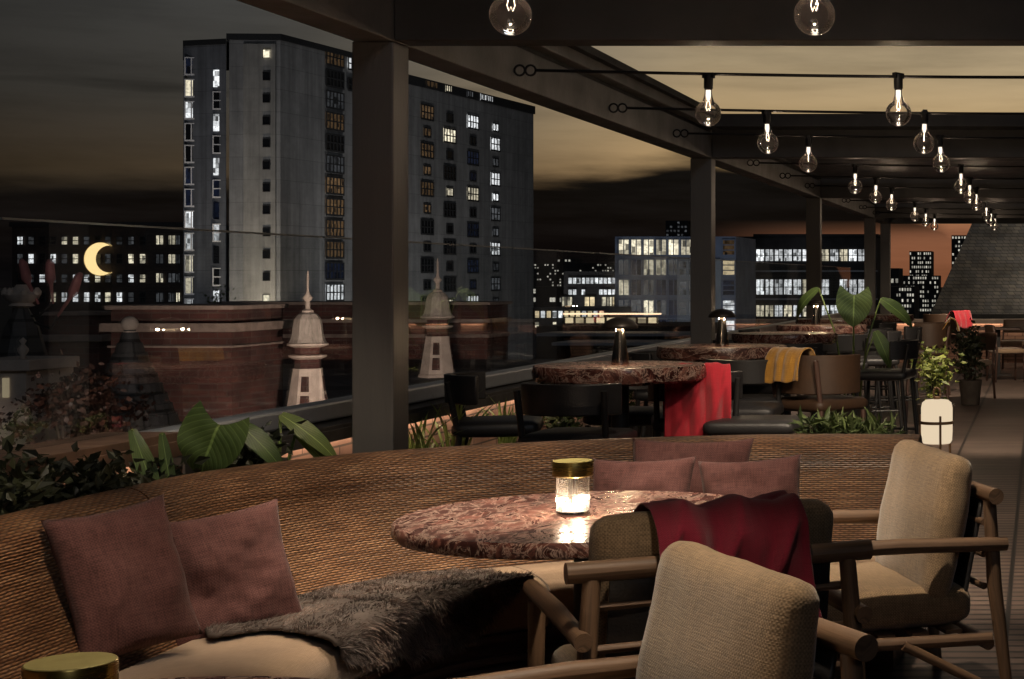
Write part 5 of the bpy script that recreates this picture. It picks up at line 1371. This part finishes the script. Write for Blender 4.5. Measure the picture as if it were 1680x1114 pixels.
# lit roof terrace across the street, seen between the posts
pv_ = thing('roof_pavilion', 'low roof pavilion with a warm lit front and stacked pale roof slabs', 'pavilion', (X(1010, 62), 62, -25))
x0, x1 = X(880, 60) - pv_.location.x, X(1140, 60) - pv_.location.x
MB().box(x0, x1, -2, 4, 0, Z(535, 60) + 25).build('wall', dark_facade, pv_)
for k, (pa, pb_, ys) in enumerate(((547, 880, -4.5), (562, 905, -7.5), (583, 960, -11))):
    yy_ = 62 + ys; MB().box(X(pb_, yy_) - pv_.location.x, X(1135, yy_) - pv_.location.x, ys, ys + 2.6, Z(pa, yy_) + 24.9, Z(pa, yy_) + 25).build('roof_slab', pale_clad, pv_)
MB().box(x0, x1, -11, -2, 0, Z(600, 55) + 25).build('podium', dark_facade, pv_)
for c in range(9):
    window(pv_, (X(936 + c * 17, 60), 59.93, Z(531, 60)), 0, .34, .24, win_warm, roof_dark, 1, 1, .03)
MB().box(X(928, 60) - pv_.location.x, X(1085, 60) - pv_.location.x, -2.3, -2.0, Z(516, 60) + 25, Z(513.5, 60) + 25).build('light_strip', warm_strip, pv_)
# --- slate roof beyond the end wall
sr = thing('slate_roof_house', 'big dark slate roof rising behind the lit end wall at the right', 'roof', (2, 36, -25))
def rr_(px, py, Y): v = W(px, py, Y); return (v.x - 2, v.y - 36, v.z + 25)
a = rr_(1526, 517, 30.2); b = rr_(1593, 370, 31.6); e = (8, a[1], a[2]); f_ = (8, b[1], b[2] + 2.2); b2 = (b[0] + .95, b[1] + 1.2, b[2] + 2.2)
m = MB(); m.add([a, e, f_, b2, b, (a[0], 6, a[2]), (8, 6, a[2]), (b2[0], 5, b2[2]), (8, 5, b2[2]), (b[0], 5, b[2])],
              [(0, 1, 2, 3, 4), (0, 4, 9, 5), (4, 3, 7, 9), (3, 2, 8, 7), (1, 6, 8, 2), (5, 9, 7, 8, 6), (0, 5, 6, 1)]); m.build('roof', slate_far, sr)
MB().box(a[0] - .1, 8, a[1] - .12, a[1] - .02, a[2] - .09, a[2] + .02).build('gutter', roof_dark, sr)
MB().box(a[0], 8, a[1], 5.8, 0, a[2] - .1).build('wall', dark_brick, sr)

# ------------------------------------------------------------------ floodlights added out of view to brighten the towers and neighbouring roofs
fl1 = lamp('SPOT', (-69, 214, -23), 17000, (1, .98, .95), None, 2.0, name='added_street_floodlight', spot=R(130)); aim(fl1, (-88, 245, 8))
fl0 = lamp('SPOT', (-84, 150, -22), 22000, (.96, .96, 1), None, 2.0, name='added_street_floodlight', spot=R(60)); aim(fl0, (-94, 200, 6))
fl2 = lamp('SPOT', (X(415, 190), 190, -6), 5200, (1, .86, .66), None, .5, name='base_floodlight', spot=R(70)); aim(fl2, (X(415, 200), 200, 6))
fl3 = lamp('SPOT', (-5.9, 15.5, -.2), 800, (1, .78, .63), None, .15, name='added_roof_floodlight', spot=R(84), blend=1.0); aim(fl3, (-8.3, 21, 1.0))
fl5 = lamp('SPOT', (-6.2, 12.0, -.1), 150, (1, .80, .66), None, .15, name='added_roof_floodlight', spot=R(80)); aim(fl5, (-8.9, 16.2, .4))
fl4 = lamp('SPOT', (-30, 165, -15), 9000, (.85, .92, 1), None, 1.0, name='added_street_floodlight', spot=R(70)); aim(fl4, (X(1080, 200), 200, 3))
